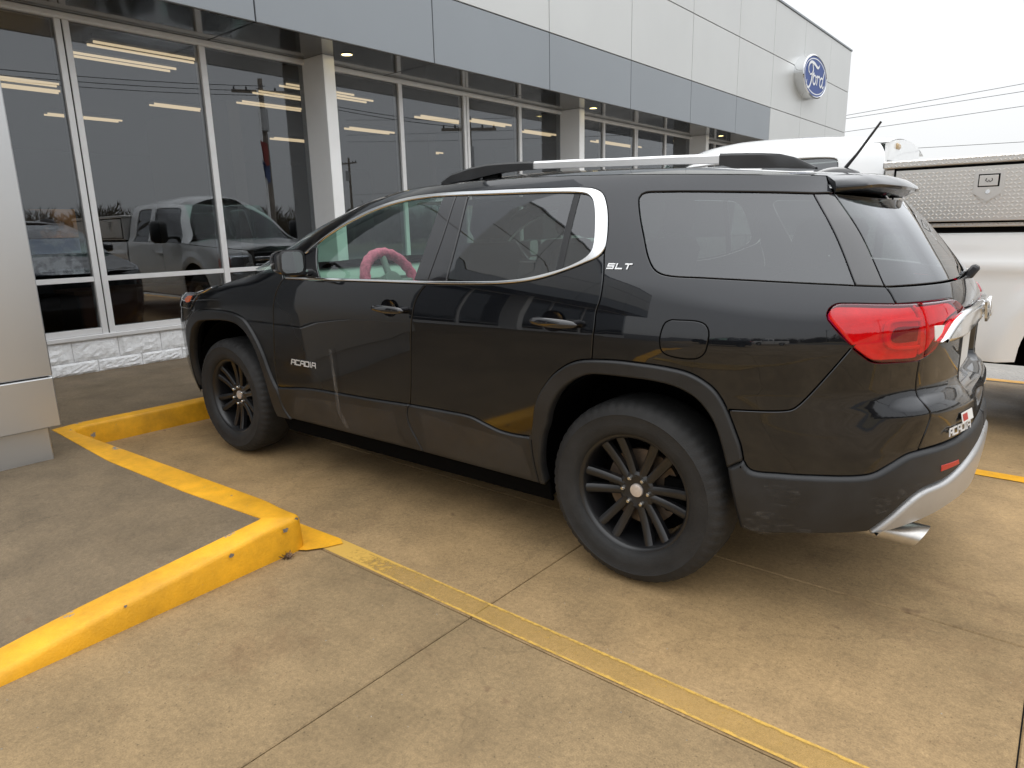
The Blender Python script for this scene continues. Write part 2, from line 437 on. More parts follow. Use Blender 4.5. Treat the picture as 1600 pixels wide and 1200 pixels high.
    o = mkobj(name, me, mat, parent)
    if label: o['label'] = label
    return o
def copy_tree(o, parent=None):
    c = o.copy(); COL.objects.link(c)
    c.parent = parent
    if parent is not None: c.matrix_parent_inverse = o.matrix_parent_inverse
    for ch in list(o.children): copy_tree(ch, c)
    return c
def pch(xs, ys):
    xs = np.array(xs, float); ys = np.array(ys, float)
    h = np.diff(xs); d = np.diff(ys) / h; m = np.zeros(len(xs)); m[0] = d[0]; m[-1] = d[-1]
    for i in range(1, len(xs) - 1):
        if d[i - 1] * d[i] > 0:
            w1 = 2 * h[i] + h[i - 1]; w2 = h[i] + 2 * h[i - 1]; m[i] = (w1 + w2) / (w1 / d[i - 1] + w2 / d[i])
    def f(x):
        x = np.clip(np.asarray(x, float), xs[0], xs[-1]); i = np.clip(np.searchsorted(xs, x) - 1, 0, len(xs) - 2)
        t = (x - xs[i]) / h[i]
        return (2 * t ** 3 - 3 * t ** 2 + 1) * ys[i] + (t ** 3 - 2 * t ** 2 + t) * h[i] * m[i] + (-2 * t ** 3 + 3 * t ** 2) * ys[i + 1] + (t ** 3 - t ** 2) * h[i] * m[i + 1]
    return f
def body_surface(Wf, XR, XF, aR, nR, aFf, nFf, X0, bar, zlo, zhi, s0, s1, NS=900):
    SG = np.linspace(s0, s1, NS); ZG = np.arange(zlo, zhi + 1e-6, .005); PG = np.zeros((len(ZG), NS, 2)); CEN = np.zeros((len(ZG), 2))
    th = np.linspace(0, np.pi / 2, 400); c, s = np.cos(th), np.sin(th); c[-1] = 0; s[0] = 0
    for i, z in enumerate(ZG):
        w = Wf(z); xr = XR(z); xf = XF(z); n = nFf(z); a = aFf(z)
        x = np.concatenate([xr + aR - aR * np.abs(c) ** (2 / nR), xf - a + a * np.abs(c[::-1]) ** (2 / n)])
        y = np.concatenate([w * np.abs(s) ** (2 / nR), w * np.abs(s[::-1]) ** (2 / n)])
        y = y * (1 - .012 * ((x - bar) / 2.3) ** 2)
        k = np.concatenate([[True], np.hypot(np.diff(x), np.diff(y)) > 1e-7]); x = x[k]; y = y[k]
        L = np.concatenate([[0], np.cumsum(np.hypot(np.diff(x), np.diff(y)))])
        j = np.argmin(np.abs(x - X0) + 10 * (y < w * .8)); L0 = np.interp(X0, x[max(0, j - 3):j + 4], L[max(0, j - 3):j + 4])
        q = L - L0 + X0
        PG[i, :, 0] = np.interp(SG, q, x); PG[i, :, 1] = np.interp(SG, q, y); CEN[i] = (q[0], q[-1])
    PG = PG.copy()
    def S(s, z):
        s = np.asarray(s, float); z = np.asarray(z, float)
        fs = np.clip((s - SG[0]) / (SG[1] - SG[0]), 0, NS - 1.001); fz = np.clip((z - ZG[0]) / .005, 0, len(ZG) - 1.001)
        i = fz.astype(int); j = fs.astype(int); u = (fs - j)[..., None]; v = (fz - i)[..., None]
        q = (PG[i, j] * (1 - u) + PG[i, j + 1] * u) * (1 - v) + (PG[i + 1, j] * (1 - u) + PG[i + 1, j + 1] * u) * v
        return np.concatenate([q, z[..., None]], -1)
    S.cen = lambda z: (float(np.interp(z, ZG, CEN[:, 0])), float(np.interp(z, ZG, CEN[:, 1])))
    return S

# ================================================================== LOT FRAME (building, pavement): along the facade u, outward d, up z
PHI = -0.025688306; DG = -5.863
LD = (math.sin(PHI), -math.cos(PHI)); LN = (-math.cos(PHI), -math.sin(PHI))
def LT(u, d, z): return (LD[0] * u + LN[0] * (DG + d), LD[1] * u + LN[1] * (DG + d), z)
def toLot(x, y): return (LD[0] * x + LD[1] * y, LN[0] * x + LN[1] * y - DG)

# ================================================================== CAR BODY SURFACE
Wf = pch([.15, .25, .36, .45, .52, .60, .75, .90, .99, 1.05, 1.11, 1.18, 1.25, 1.35, 1.45, 1.53, 1.58, 1.62, 1.66],
         [.83, .875, .912, .928, .936, .941, .948, .955, .958, .952, .942, .925, .900, .862, .82, .782, .752, .715, .64])
XRf = pch([.15, .30, .45, .55, .62, .70, .78, .86, .95, 1.05, 1.10, 1.15, 1.2, 1.25, 1.3, 1.4, 1.46, 1.5, 1.56, 1.66],
          [-.93, -.98, -1.03, -1.04, -1.035, -1.02, -1.0, -.985, -.985, -.985, -.975, -.95, -.915, -.875, -.835, -.752, -.692, -.655, -.615, -.56])
XFf = pch([.15, .30, .45, .60, .75, .90, .96, 1.02, 1.08, 1.13, 1.18, 1.3, 1.4, 1.5, 1.55, 1.6, 1.66],
          [3.60, 3.74, 3.82, 3.84, 3.84, 3.81, 3.78, 3.70, 3.45, 3.05, 2.84, 2.54, 2.31, 2.03, 1.865, 1.61, 1.2])
S = body_surface(Wf, XRf, XFf, 1.05, 2.9, lambda z: float(np.interp(z, [1.0, 1.2], [1.3, 1.0])), lambda z: 4.0, 1.2, 1.3, .15, 1.66, -3.2, 5.2)
def CR(z): return (S.cen(z)[0], z)      # rear centre line of the car at a height
def CF(z): return (S.cen(z)[1], z)

chr_o = [(1.9955, 1.2905), (1.94, 1.3335), (1.865, 1.377), (1.764, 1.426), (1.6585, 1.466), (1.549, 1.502), (1.41, 1.532), (1.28, 1.550), (1.11, 1.559), (.95, 1.560), (.8, 1.557), (.59, 1.553), (.458, 1.549), (.303, 1.543), (.243, 1.534), (.203, 1.514), (.177, 1.476), (.158, 1.428), (.143, 1.357), (.1425, 1.314), (.162, 1.286), (.228, 1.257), (.308, 1.228), (.392, 1.203), (.483, 1.185), (.612, 1.172), (.9, 1.161), (1.03, 1.159), (1.316, 1.1577), (1.6, 1.1555), (1.81, 1.154), (2.113, 1.151)]
chr_i = [(2.118, 1.163), (1.81, 1.166), (1.6, 1.1675), (1.318, 1.1695), (1.02, 1.172), (.903, 1.174), (.6156, 1.184), (.4864, 1.198), (.395, 1.2165), (.3106, 1.239), (.2566, 1.26), (.2175, 1.2815), (.198, 1.305), (.1945, 1.3334), (.2065, 1.404), (.2241, 1.4616), (.241, 1.494), (.2657, 1.5135), (.2979, 1.5225), (.451, 1.5315), (.721, 1.538), (1.022, 1.5435), (1.104, 1.544), (1.271, 1.5355), (1.403, 1.518), (1.534, 1.4894), (1.649, 1.454), (1.755, 1.4145), (1.8615, 1.362), (1.9795, 1.286)]
seamA = [(2.138, 1.149), (2.171, 1.108), (2.200, 1.058), (2.220, .994), (2.25, .846), (2.277, .694), (2.287, .579), (2.283, .522), (2.2614, .406), (2.215, .34)]
seamB = [(1.03, 1.158), (1.071, 1.117), (1.097, 1.070), (1.112, 1.005), (1.130, .902), (1.147, .777), (1.164, .65), (1.178, .577), (1.195, .535), (1.186, .467), (1.158, .411), (1.124, .34)]
seamC = [(.143, 1.30), (.124, 1.195), (.126, 1.126), (.136, 1.088), (.1385, 1.031), (.1425, .983), (.150, .903)]
cladF = [(2.283, .522), (2.12, .540), (1.975, .555), (1.72, .562), (1.46, .567), (1.178, .577)]
cladR = [(1.178, .577), (.927, .581), (.786, .579), (.700, .558), (.623, .540), (.54, .536), (.447, .541)]
rArO = [(.43, .33), (.445, .45), (.447, .551), (.437, .606), (.4265, .669), (.4046, .727), (.370, .777), (.3307, .822), (.2865, .857), (.238, .884), (.191, .898), (.151, .904), (.0517, .911), (-.0527, .911), (-.151, .907), (-.2304, .896), (-.2801, .876), (-.3245, .845), (-.3512, .811), (-.3763, .764), (-.4014, .703), (-.4194, .657), (-.431, .604)]
rArI = [(.400, .33), (.408, .42), (.388, .550), (.366, .607), (.3535, .658), (.329, .711), (.2965, .758), (.2527, .797), (.2046, .826), (.1579, .844), (.107, .850), (0, .852), (-.103, .851), (-.185, .840), (-.240, .820), (-.273, .798), (-.3005, .769), (-.3236, .735), (-.3432, .691), (-.3603, .638), (-.378, .57)]
fArO = [(3.345, .60), (3.336, .758), (3.275, .835), (3.21, .884), (3.127, .917), (2.992, .936), (2.87, .942), (2.7526, .943), (2.637, .935), (2.533, .906), (2.478, .860), (2.4286, .795), (2.383, .715), (2.351, .633), (2.318, .56), (2.283, .50), (2.26, .40), (2.215, .33)]
fArI = [(3.315, .36), (3.31, .585), (3.253, .723), (3.173, .811), (3.091, .851), (2.93, .873), (2.726, .882), (2.627, .872), (2.552, .839), (2.497, .789), (2.449, .716), (2.417, .634), (2.397, .558), (2.381, .48), (2.373, .40), (2.357, .33)]
fendT = [(2.138, 1.149), (2.16, 1.186), (2.27, 1.186), (2.46, 1.168), (2.63, 1.146), (2.736, 1.121), (2.83, 1.088), (2.98, 1.059), (3.07, 1.012), (3.19, .915), (3.335, .85)]
bump_t = [(-.431, .604), (-.4544, .573), (-.5526, .5705), (-.6714, .5735), (-.79, .5765), (-.8417, .5845), (-.8932, .610), (-.9558, .640), (-1.006, .6475), (-1.086, .651), (-1.21, .656), (-1.378, .663), (-1.6, .668)]
bseam = [(-.376, .777), (-.5713, .793), (-.5901, .806), (-.6158, .834), (-.7469, 1.0067)]
hs1 = [(-.606, 1.5525), (-.6185, 1.5228), (-.6418, 1.492), (-.6777, 1.4485), (-.7545, 1.3461), (-.8406, 1.1866), (-.8594, 1.1658), (-.881, 1.1315)]
hs2 = [(-.9983, .950), (-.9933, .889), (-.9952, .841), (-1.005, .805), (-1.026, .763), (-1.0153, .697), (-1.0069, .649)]
liO_top = [(-.663, 1.090), (-.6576, 1.1031), (-.6611, 1.1226), (-.6789, 1.1361), (-.7262, 1.1378), (-.8101, 1.134), (-.8811, 1.131), (-.954, 1.1295)]
liSeam = [(-.954, 1.1295), (-.978, 1.106), (-.9954, 1.0654), (-1.0058, 1.0158), (-1.0048, .953)]
liO_bot = [(-1.0048, .953), (-.9918, .9485), (-.907, .9485), (-.8157, .9535), (-.7847, .972), (-.7411, 1.006), (-.6963, 1.0534), (-.663, 1.090)]
liI = [(-.954, 1.1295), (-1.0523, 1.130), (-1.165, 1.128), (-1.2, 1.118), (-1.243, 1.090), (-1.1532, 1.0646), (-1.078, .997), (-1.05, .970), (-1.0048, .953)]
qgF = [(-.7377, 1.193), (-.6592, 1.198), (-.422, 1.2105), (-.2556, 1.217), (-.1335, 1.2214), (-.0935, 1.230), (-.065, 1.2485), (-.0365, 1.288), (-.0076, 1.350), (.0259, 1.423), (.047, 1.478), (.050, 1.495), (.043, 1.508), (.0298, 1.5135), (-.0482, 1.5134), (-.2741, 1.504), (-.401, 1.4985), (-.5613, 1.491)]
def ze(s): return float(np.interp(s, [-.65, -.34, .02, .355, .615, .83, 1.07, 1.256, 1.40, 1.53], [1.552, 1.562, 1.581, 1.597, 1.605, 1.605, 1.602, 1.598, 1.592, 1.580]))

def shelf(s, z):
    w = np.clip((-.80 - s) / .22, 0, 1); w = w * w * (3 - 2 * w)
    g = np.interp(z, [.655, .70, .755, .775, .80, .825, .85], [0, .45, .92, 1, .72, .15, 0])
    return .030 * w * g
def make_suv():
    T = empty('parked_suv')
    P = lambda n, poly, m, **k: panel(n, poly, m, k.pop('parent', T), S, **k)
    for mir in (False, True):
        k = dict(mirror=mir)
        # ---- doors
        d1 = P('front_door', cat(seamA[:8], cladF, list(reversed(seamB[:8])), [(1.03, 1.158), (1.316, 1.1572), (1.6, 1.155), (1.81, 1.1535), (2.138, 1.150)]), M['paint'], **k)
        d2 = P('rear_door', cat(list(reversed(seamB[:8]))[::-1], cladR, rArO[2:12], list(reversed(seamC)), [(.143, 1.30), (.162, 1.2855), (.228, 1.2565), (.308, 1.2275), (.392, 1.2025), (.483, 1.1845), (.612, 1.1715), (.9, 1.1605), (1.03, 1.1585)]), M['paint'], **k)
        P('door_cladding', cat(seamA[7:], [(2.215, .34), (1.124, .34)], list(reversed(seamB[7:])), list(reversed(cladF))), M['clad'], off=.012, thick=.03, bev=.007, label='lower cladding of the front door', **k)
        P('door_cladding', cat(seamB[7:], [(1.124, .34), (.43, .33)], rArO[:3], [(.447, .551), (.447, .541)], list(reversed(cladR))), M['clad'], off=.012, thick=.03, bev=.007, label='lower cladding of the rear door', **k)
        P('rocker_panel', cat([(2.33, .335), (2.33, .23)], [(2.33, .23), (.40, .23)], [(.40, .23), (.40, .325)], [(.40, .325), (2.33, .335)], step=.05), M['dark'], off=-.012, **k)
        # ---- fender and arches
        P('front_fender', cat(list(reversed(fendT)), seamA[:8], [(2.283, .522), (2.283, .50)], list(reversed(fArO[1:16])), [(3.336, .758), (3.335, .85)]), M['paint'], **k)
        P('wheel_arch_moulding', cat(fArO, [(2.215, .33), (2.357, .33)], list(reversed(fArI)), [(3.315, .36), (3.345, .60)]), M['clad'], off=.016, thick=.05, bev=.009, grid=.03, label='moulding over the front wheel', **k)
        P('wheel_arch_moulding', cat(rArO, [(-.431, .604), (-.378, .57)], list(reversed(rArI)), [(.400, .33), (.43, .33)]), M['clad'], off=.016, thick=.05, bev=.009, grid=.03, label='moulding over the rear wheel', **k)
        # ---- body side (roof rail, c pillar, quarter)
        top = [(q / 100, ze(q / 100)) for q in range(-60, 150, 8)]
        aps = [(1.50, 1.583), (1.62, 1.556), (1.745, 1.520), (1.83, 1.487), (1.91, 1.452), (1.985, 1.412), (2.06, 1.366), (2.13, 1.318), (2.20, 1.262), (2.27, 1.20)]
        body = cat([(q[0], q[1]) for q in top] + aps, [(2.27, 1.20), (2.27, 1.187)], [(2.27, 1.187), (2.16, 1.187), (2.13, 1.166)], [(2.13, 1.166), (1.9955, 1.2905)], chr_o[:20], seamC, rArO[11:20], bseam, [(-.7469, 1.0067), (-.6963, 1.0534), (-.663, 1.090)], liO_top[:7], list(reversed(hs1))[0:3], [(-.8406, 1.1866), (-.7377, 1.193)], qgF, [(-.5613, 1.491), (-.6418, 1.492)], list(reversed(hs1))[5:])
        P('body_side', body, M['paint'], **k)
        P('pillar_trim', cat([(-.5613, 1.491), (-.6418, 1.492)], hs1[2:6], [(-.8406, 1.1866), (-.7377, 1.193)], [(-.7377, 1.193), (-.6585, 1.3442), (-.5613, 1.491)]), M['gloss'], off=-.002, label='gloss black trim behind the rear side window', **k)
        P('quarter_window', cat(qgF, [(-.5613, 1.491), (-.6585, 1.3442), (-.7377, 1.193)]), M['glassr'], off=-.003, bev=.002, thick=.005, **k)
        # fuel door
        if not mir:
            fd = [(-.1663, 1.0732), (-.2614, 1.0719), (-.2842, 1.0624), (-.2969, 1.0417), (-.2962, .9986), (-.2867, .9672), (-.2609, .9473), (-.1603, .950), (-.1363, .9639), (-.1283, .9953), (-.1324, 1.0359), (-.1439, 1.0631)]
            fdc = crom(fd + [fd[0]]); fdc.pop()
            f0 = P('fuel_door', fdc, M['paint'], off=.0022, bev=.0025, thick=.004, gap=.001)
            rim = inset(fdc if area(fdc) > 0 else fdc[::-1], -.0035)
            P('fuel_door_gap', [tuple(q) for q in rim], M['dark'], parent=f0, off=.0008, bev=.0008, thick=.003, gap=0)
        # ---- windows, pillars, chrome
        P('window_chrome', cat(chr_o, [(2.113, 1.151), (2.118, 1.163)], chr_i, [(1.9795, 1.286), (1.9955, 1.2905)]), M['chrome'], off=.006, thick=.014, gap=.0006, bev=.003, grid=.05, **k)
        P('mirror_sail', cat([(2.118, 1.163), (1.9795, 1.286), (1.93, 1.316), (1.9, 1.322)], [(1.9, 1.322), (1.86, 1.23), (1.815, 1.166)], [(1.815, 1.166), (2.118, 1.163)]), M['gloss'], off=-.001, **k)
        P('side_window', cat([(1.815, 1.166), (1.86, 1.23), (1.9, 1.335)], [(1.9, 1.335), (1.8615, 1.362), (1.755, 1.4145), (1.649, 1.454), (1.534, 1.4894), (1.403, 1.518), (1.271, 1.5355), (1.104, 1.544), (1.05, 1.5437)], [(1.05, 1.5437), (1.075, 1.37), (1.117, 1.1715)], [(1.117, 1.1715), (1.318, 1.1695), (1.815, 1.166)]), M['glassf'], off=-.004, gap=.001, bev=.001, thick=.004, label='clear front side window', **k)
        P('door_pillar_trim', cat([(1.05, 1.5437), (1.075, 1.37), (1.117, 1.1715)], [(1.117, 1.1715), (1.026, 1.172)], [(1.026, 1.172), (.985, 1.37), (.968, 1.543)], [(.968, 1.543), (1.05, 1.5437)]), M['gloss'], off=.002, **k)
        P('door_pillar_trim', cat([(.968, 1.543), (.985, 1.37), (1.026, 1.172)], [(1.026, 1.172), (.912, 1.174)], [(.912, 1.174), (.895, 1.37), (.897, 1.541)], [(.897, 1.541), (.968, 1.543)]), M['gloss'], off=.002, **k)
        P('side_window', cat([(.897, 1.541), (.895, 1.37), (.912, 1.174)], [(.912, 1.174), (.6156, 1.184), (.4864, 1.198), (.395, 1.2165), (.345, 1.229)], [(.345, 1.229), (.336, 1.524)], [(.336, 1.524), (.451, 1.5315), (.721, 1.538), (.897, 1.541)]), M['glassr'], off=-.004, gap=.001, bev=.001, thick=.004, label='dark rear side window', **k)
        P('window_divider', cat([(.345, 1.229), (.336, 1.524)], [(.336, 1.524), (.308, 1.5225)], [(.308, 1.5225), (.315, 1.237)], [(.315, 1.237), (.345, 1.229)]), M['plastic'], off=-.001, gap=.0005, **k)
        P('vent_window', cat([(.315, 1.237), (.2566, 1.26), (.2175, 1.2815), (.198, 1.305), (.1945, 1.3334), (.2065, 1.404), (.2241, 1.4616), (.241, 1.494), (.2657, 1.5135), (.308, 1.5225)], [(.308, 1.5225), (.315, 1.237)]), M['glassr'], off=-.004, gap=.001, bev=.001, thick=.004, **k)
        # ---- rear lamps
        tl = P('tail_light', cat(liO_top, liSeam, liO_bot), M['redlens'], off=.014, thick=.012, gap=.003, bev=.006, grid=.025, label='red outer tail light lens', **k)
        P('reflector', cat(liO_top, liSeam, liO_bot), M['redback'], parent=tl, off=-.012, thick=.012, gap=.006, **k)
        C_ = [(-.99, 1.086), (-.875, 1.0875), (-.852, 1.078), (-.848, 1.055), (-.855, 1.008), (-.870, .994), (-.90, .988), (-.99, .986)]
        C2 = [(-.99, .998), (-.90, 1.000), (-.880, 1.004), (-.868, 1.016), (-.862, 1.055), (-.865, 1.070), (-.88, 1.0755), (-.99, 1.074)]
        P('light_guide', cat(C_, [(-.99, .986), (-.99, .998)], C2, [(-.99, 1.074), (-.99, 1.086)]), M['redbar'], parent=tl, off=.004, thick=.014, gap=.0005, **k)
        P('lamp_core', cat([(-.985, 1.060), (-.90, 1.060), (-.885, 1.05), (-.880, 1.03), (-.886, 1.015), (-.9, 1.01), (-.985, 1.010)], [(-.985, 1.010), (-.985, 1.060)]), M['reddark'], parent=tl, off=-.004, thick=.01, gap=.0005, **k)
        t2 = P('tail_light', cat(liI, list(reversed(liSeam))), M['redlens'], off=.014, thick=.012, gap=.003, bev=.006, grid=.025, label='red inner tail light lens on the hatch', **k)
        P('reflector', cat(liI, list(reversed(liSeam))), M['redback'], parent=t2, off=-.012, thick=.012, gap=.006, **k)
        P('reversing_light', cat([(-1.027, 1.058), (-1.080, 1.056)], [(-1.080, 1.056), (-1.072, 1.030), (-1.040, 1.006)], [(-1.040, 1.006), (-1.027, 1.058)]), M['white'], parent=t2, off=.0165, thick=.003, gap=.001, bev=.001, **k)
        # ---- rear bumper: painted cover and grained lower part
        P('bumper_cover', cat(rArO[19:], bump_t[:9], list(reversed(hs2))[1:], [(-.9983, .950), (-.9918, .9485)], liO_bot[1:6], list(reversed(bseam))), M['paint'], disp=shelf, grid=.02, **k)
    # pieces that run across the middle
    zc = lambda a, b, n=6: [CR(a + (b - a) * i / n) for i in range(n + 1)]
    P('rear_bumper', cat(rArI[-1:] + [(-.40, .45), (-.4217, .3377)], [(-.4217, .3377), (-.4922, .330), (-.6183, .345), (-.8416, .3591)], [(-.8416, .3591), (-.9116, .4202), (-.979, .4807), (-1.033, .5093), (-1.1418, .5241), (-1.2652, .5529), (-1.3802, .5737), (-1.55, .585), CR(.588)], zc(.588, .672), [CR(.672)] + list(reversed(bump_t)), [(-.431, .604), (-.378, .57)]), M['plastic'], both=True, off=.014, thick=.03, bev=.016, grid=.03)
    P('skid_plate', cat([(-.845, .357), (-.9116, .4182), (-.979, .4787), (-1.033, .5073), (-1.1418, .5221), (-1.2652, .5509), (-1.3802, .5717), (-1.55, .583), CR(.586)], zc(.586, .42), [CR(.42), (-1.5, .415), (-1.33, .42), (-1.19, .415), (-1.1, .40), (-1.01, .384), (-.912, .364), (-.845, .357)]), M['silver'], both=True, off=.020, thick=.03, bev=.012, grid=.03)
    P('hatch_panel', cat(hs1[5:], [(-.881, 1.1315), (-.954, 1.1315)], [(-.954, 1.1315), (-1.0523, 1.132), (-1.165, 1.130), (-1.2, 1.12), (-1.243, 1.092)], [(-1.243, 1.092), (-1.455, 1.089), CR(1.09)], zc(1.09, 1.182), [CR(1.182), (-.8406, 1.1856)]), M['paint'], both=True)
    def plate_rec(s, z):
        a = np.clip((-1.30 - s) / .06, 0, 1) * np.clip((z - .80) / .04, 0, 1) * np.clip((1.06 - z) / .03, 0, 1)
        a = a * a * (3 - 2 * a); return -.045 * a + shelf(s, z)
    P('hatch_panel', cat(hs2, [(-1.0069, .649), (-1.086, .653), (-1.21, .658), (-1.378, .665), (-1.6, .670), CR(.672)], zc(.672, 1.03, 10), [CR(1.03), (-1.42, 1.03), (-1.197, .9967), (-1.082, .9942)], [(-1.082, .9942), (-1.05, .967), (-.9983, .950)]), M['paint'], both=True, disp=plate_rec, grid=.022)
    P('hatch_chrome_bar', cat([(-1.0745, .9972), (-1.1532, 1.0646), (-1.245, 1.086), (-1.455, 1.089), CR(1.09)], zc(1.09, 1.03, 2), [CR(1.03), (-1.42, 1.03), (-1.197, .9967), (-1.0745, .9972)]), M['chrome'], both=True, off=.026, thick=.04, bev=.012, grid=.025)
    P('rear_window', cat(hs1[2:6], [(-.8406, 1.1866), CR(1.187)], zc(1.187, 1.470, 8), [CR(1.470), (-1.2, 1.472), (-.96, 1.476), (-.80, 1.481), (-.6418, 1.492)]), M['glassr'], both=True, off=-.002, bev=.002, thick=.005)
    # ---- nose: hood, windshield, bumper
    hood = MB()
    E = [(2.20, 1.188), (2.46, 1.166), (2.63, 1.144), (2.736, 1.119), (2.83, 1.088), (2.98, 1.06), (3.12, 1.03), (3.3, 1.0), (3.5, .985), (3.75, .98), (4.0, .975)]
    Ec = crom(E, .06); Ep = [S(np.array([a]), np.array([b]))[0] for a, b in Ec]
    Ep = [q for q in Ep if q[1] > .35]
    nE = len(Ep) - 1
    def hf(a, b):
        q = Ep[int(round(a * nE))]; t = 2 * b - 1
        x = q[0] + (.10 + .22 * a) * (1 - t * t) * (1 if a > .1 else a * 10)
        z = q[2] + (.012 + .035 * (1 - a)) * (1 - abs(t) ** 2.6) + .012 * math.exp(-((abs(t) - .72) / .10) ** 2)
        return (x, q[1] * t, z)
    hood.grid(hf, nE, 24); hd = hood.build('hood', M['paint'], T, sm=60)
    ws = MB()
    def wf(a, b):
        z = 1.19 + .385 * a; t = 2 * b - 1; n = 200
        smax = float(np.interp(z, [1.19, 1.262, 1.318, 1.366, 1.412, 1.452, 1.487, 1.52, 1.556, 1.583], [2.27, 2.20, 2.13, 2.06, 1.985, 1.91, 1.83, 1.745, 1.62, 1.5]))
        sc = S.cen(z)[1]; p = S(np.array([smax + (sc - smax) * (1 - abs(t))]), np.array([z]))[0]
        return (p[0] - .004, p[1] * (1 if t > 0 else -1), z)
    ws.grid(wf, 14, 30); ws.build('windshield', M['glassf'], T, sm=60)
    zf = lambda a, b, n=6: [CF(a + (b - a) * i / n) for i in range(n + 1)]
    P('front_bumper', cat(fArO[:2] + [(3.335, .85)], [(3.335, .85), (3.19, .915), (3.30, .96)], [(3.30, .96), (3.55, .975), CF(.975)], zf(.975, .30, 8), [CF(.30), (3.8, .30), (3.45, .33), (3.32, .36)], [(3.315, .36), (3.345, .60)]), M['paint'], both=True, grid=.05)
    P('grille', cat([(3.95, .90), CF(.90)], zf(.90, .55, 5), [CF(.55), (4.0, .55), (3.95, .90)]), M['gloss'], both=True, off=.012)
    for mir in (False, True):
        hl = P('headlight', cat([(2.84, 1.088), (3.05, 1.045), (3.30, 1.03), (3.44, 1.01), (3.62, .97)], [(3.62, .97), (3.50, .93), (3.30, .925), (3.20, .925)], [(3.20, .925), (3.10, 1.0), (2.98, 1.057), (2.84, 1.088)]), M['clearlens'], off=.006, thick=.02, mirror=mir)
        P('headlight_housing', cat([(2.84, 1.088), (3.05, 1.045), (3.30, 1.03), (3.44, 1.01), (3.62, .97)], [(3.62, .97), (3.50, .93), (3.30, .925), (3.20, .925)], [(3.20, .925), (3.10, 1.0), (2.98, 1.057), (2.84, 1.088)]), M['gloss'], parent=hl, off=-.012, mirror=mir)
        P('turn_signal', cat([(3.16, 1.015), (3.24, 1.012), (3.31, .985)], [(3.31, .985), (3.27, .965), (3.2, .975), (3.16, 1.015)]), M['orangelens'], parent=hl, off=.009, thick=.006, mirror=mir)
        P('headlight_chrome', cat([(2.9, 1.076), (3.1, 1.034), (3.3, 1.022)], [(3.3, 1.022), (3.3, 1.014), (3.1, 1.022), (2.97, 1.05), (2.9, 1.076)]), M['chrome'], parent=hl, off=.009, thick=.01, gap=.0005, bev=.001, mirror=mir)
    # ---- roof
    rf = MB()
    xs = [-.61 + i * (1.49 + .61) / 30 for i in range(31)]
    Rp = [S(np.array([x]), np.array([ze(x)]))[0] for x in xs]
    def rfn(a, b):
        q = Rp[int(round(a * 30))]; t = 2 * b - 1; x = q[0]
        cr_ = float(np.interp(x, [-.61, -.35, 0, .8, 1.2, 1.5], [.010, .028, .052, .060, .055, .03]))
        xo = (.13 * (1 - t * t) if a > .8 else 0) * (a - .8) / .2 - .10 * (1 - t * t) * max(0, 1 - a / .25)
        return (x + xo, (q[1] - .002) * t, q[2] - .001 + cr_ * (1 - abs(t) ** 2.3))
    rf.grid(rfn, 30, 30); rf.build('roof_panel', M['paint'], T, sm=60)
    # roof rails
    for sd in (1, -1):
        y0 = .62 * sd
        r = MB()
        def sec(pts, w):
            m = MB(); n = len(pts)
            def g(a, b):
                x, zb, zt, dy = pts[int(round(a * (n - 1)))]
                ye = float(np.interp(x, [q_[0] for q_ in Rp], [q_[1] for q_ in Rp])); sh = max(0, .62 - (ye - .075)); dy = dy - sh; x = x + sh * .3; zb += sh * .06; zt += sh * .06
                q = [(-w, zb), (-w, zt - .008), (-w * .6, zt), (w * .6, zt), (w, zt - .008), (w, zb), (-w, zb)][int(round(b * 6))]
                return (x, y0 + dy * sd + q[0], q[1])
            m.grid(g, n - 1, 6)
            return m
        rail = sec([(.66, 1.645, 1.676, 0), (.45, 1.637, 1.669, 0), (.25, 1.628, 1.659, 0), (0, 1.618, 1.650, 0), (-.20, 1.607, 1.641, 0)], .016).build('roof_rail', M['rail'], T, sm=35)
        sec([(1.17, 1.603, 1.622, .02), (1.10, 1.61, 1.650, .03), (1.0, 1.618, 1.673, .01), (.90, 1.632, 1.683, 0), (.80, 1.642, 1.682, 0), (.70, 1.644, 1.679, 0), (.64, 1.644, 1.675, 0)], .019).build('rail_foot', M['plastic'], rail, sm=35)
        sec([(.93, 1.612, 1.64, 0), (.86, 1.614, 1.64, 0), (.84, 1.614, 1.645, 0)], .014).build('rail_foot', M['dark'], rail, sm=35)
        sec([(-.19, 1.603, 1.642, 0), (-.24, 1.588, 1.640, 0), (-.33, 1.583, 1.635, 0), (-.40, 1.58, 1.628, 0), (-.45, 1.575, 1.614, 0), (-.50, 1.572, 1.590, .0), (-.53, 1.568, 1.575, .0)], .019).build('rail_foot', M['plastic'], rail, sm=35)
    # shark fin and whip antenna
    fin = MB(); fin.grid(lambda a, b: (-.33 - .21 * a, .035 * math.sin(PI * min(1, a * 1.0)) ** .5 * math.cos(PI * b), 1.572 + .040 * math.sin(PI * a) ** .6 * math.sin(PI * b)), 14, 10)
    fo = fin.build('antenna_base', M['gloss'], T, sm=60)
    MB().tube([(-.465, 0, 1.597), (-.51, 0, 1.655), (-.588, 0, 1.772)], .005, 8, rr=[.008, .0055, .0045]).build('antenna_mast', M['plastic'], fo, sm=40)
    # spoiler: follows the body side from the roof seam, its lip growing towards the middle
    sp = MB(); NQ = 28
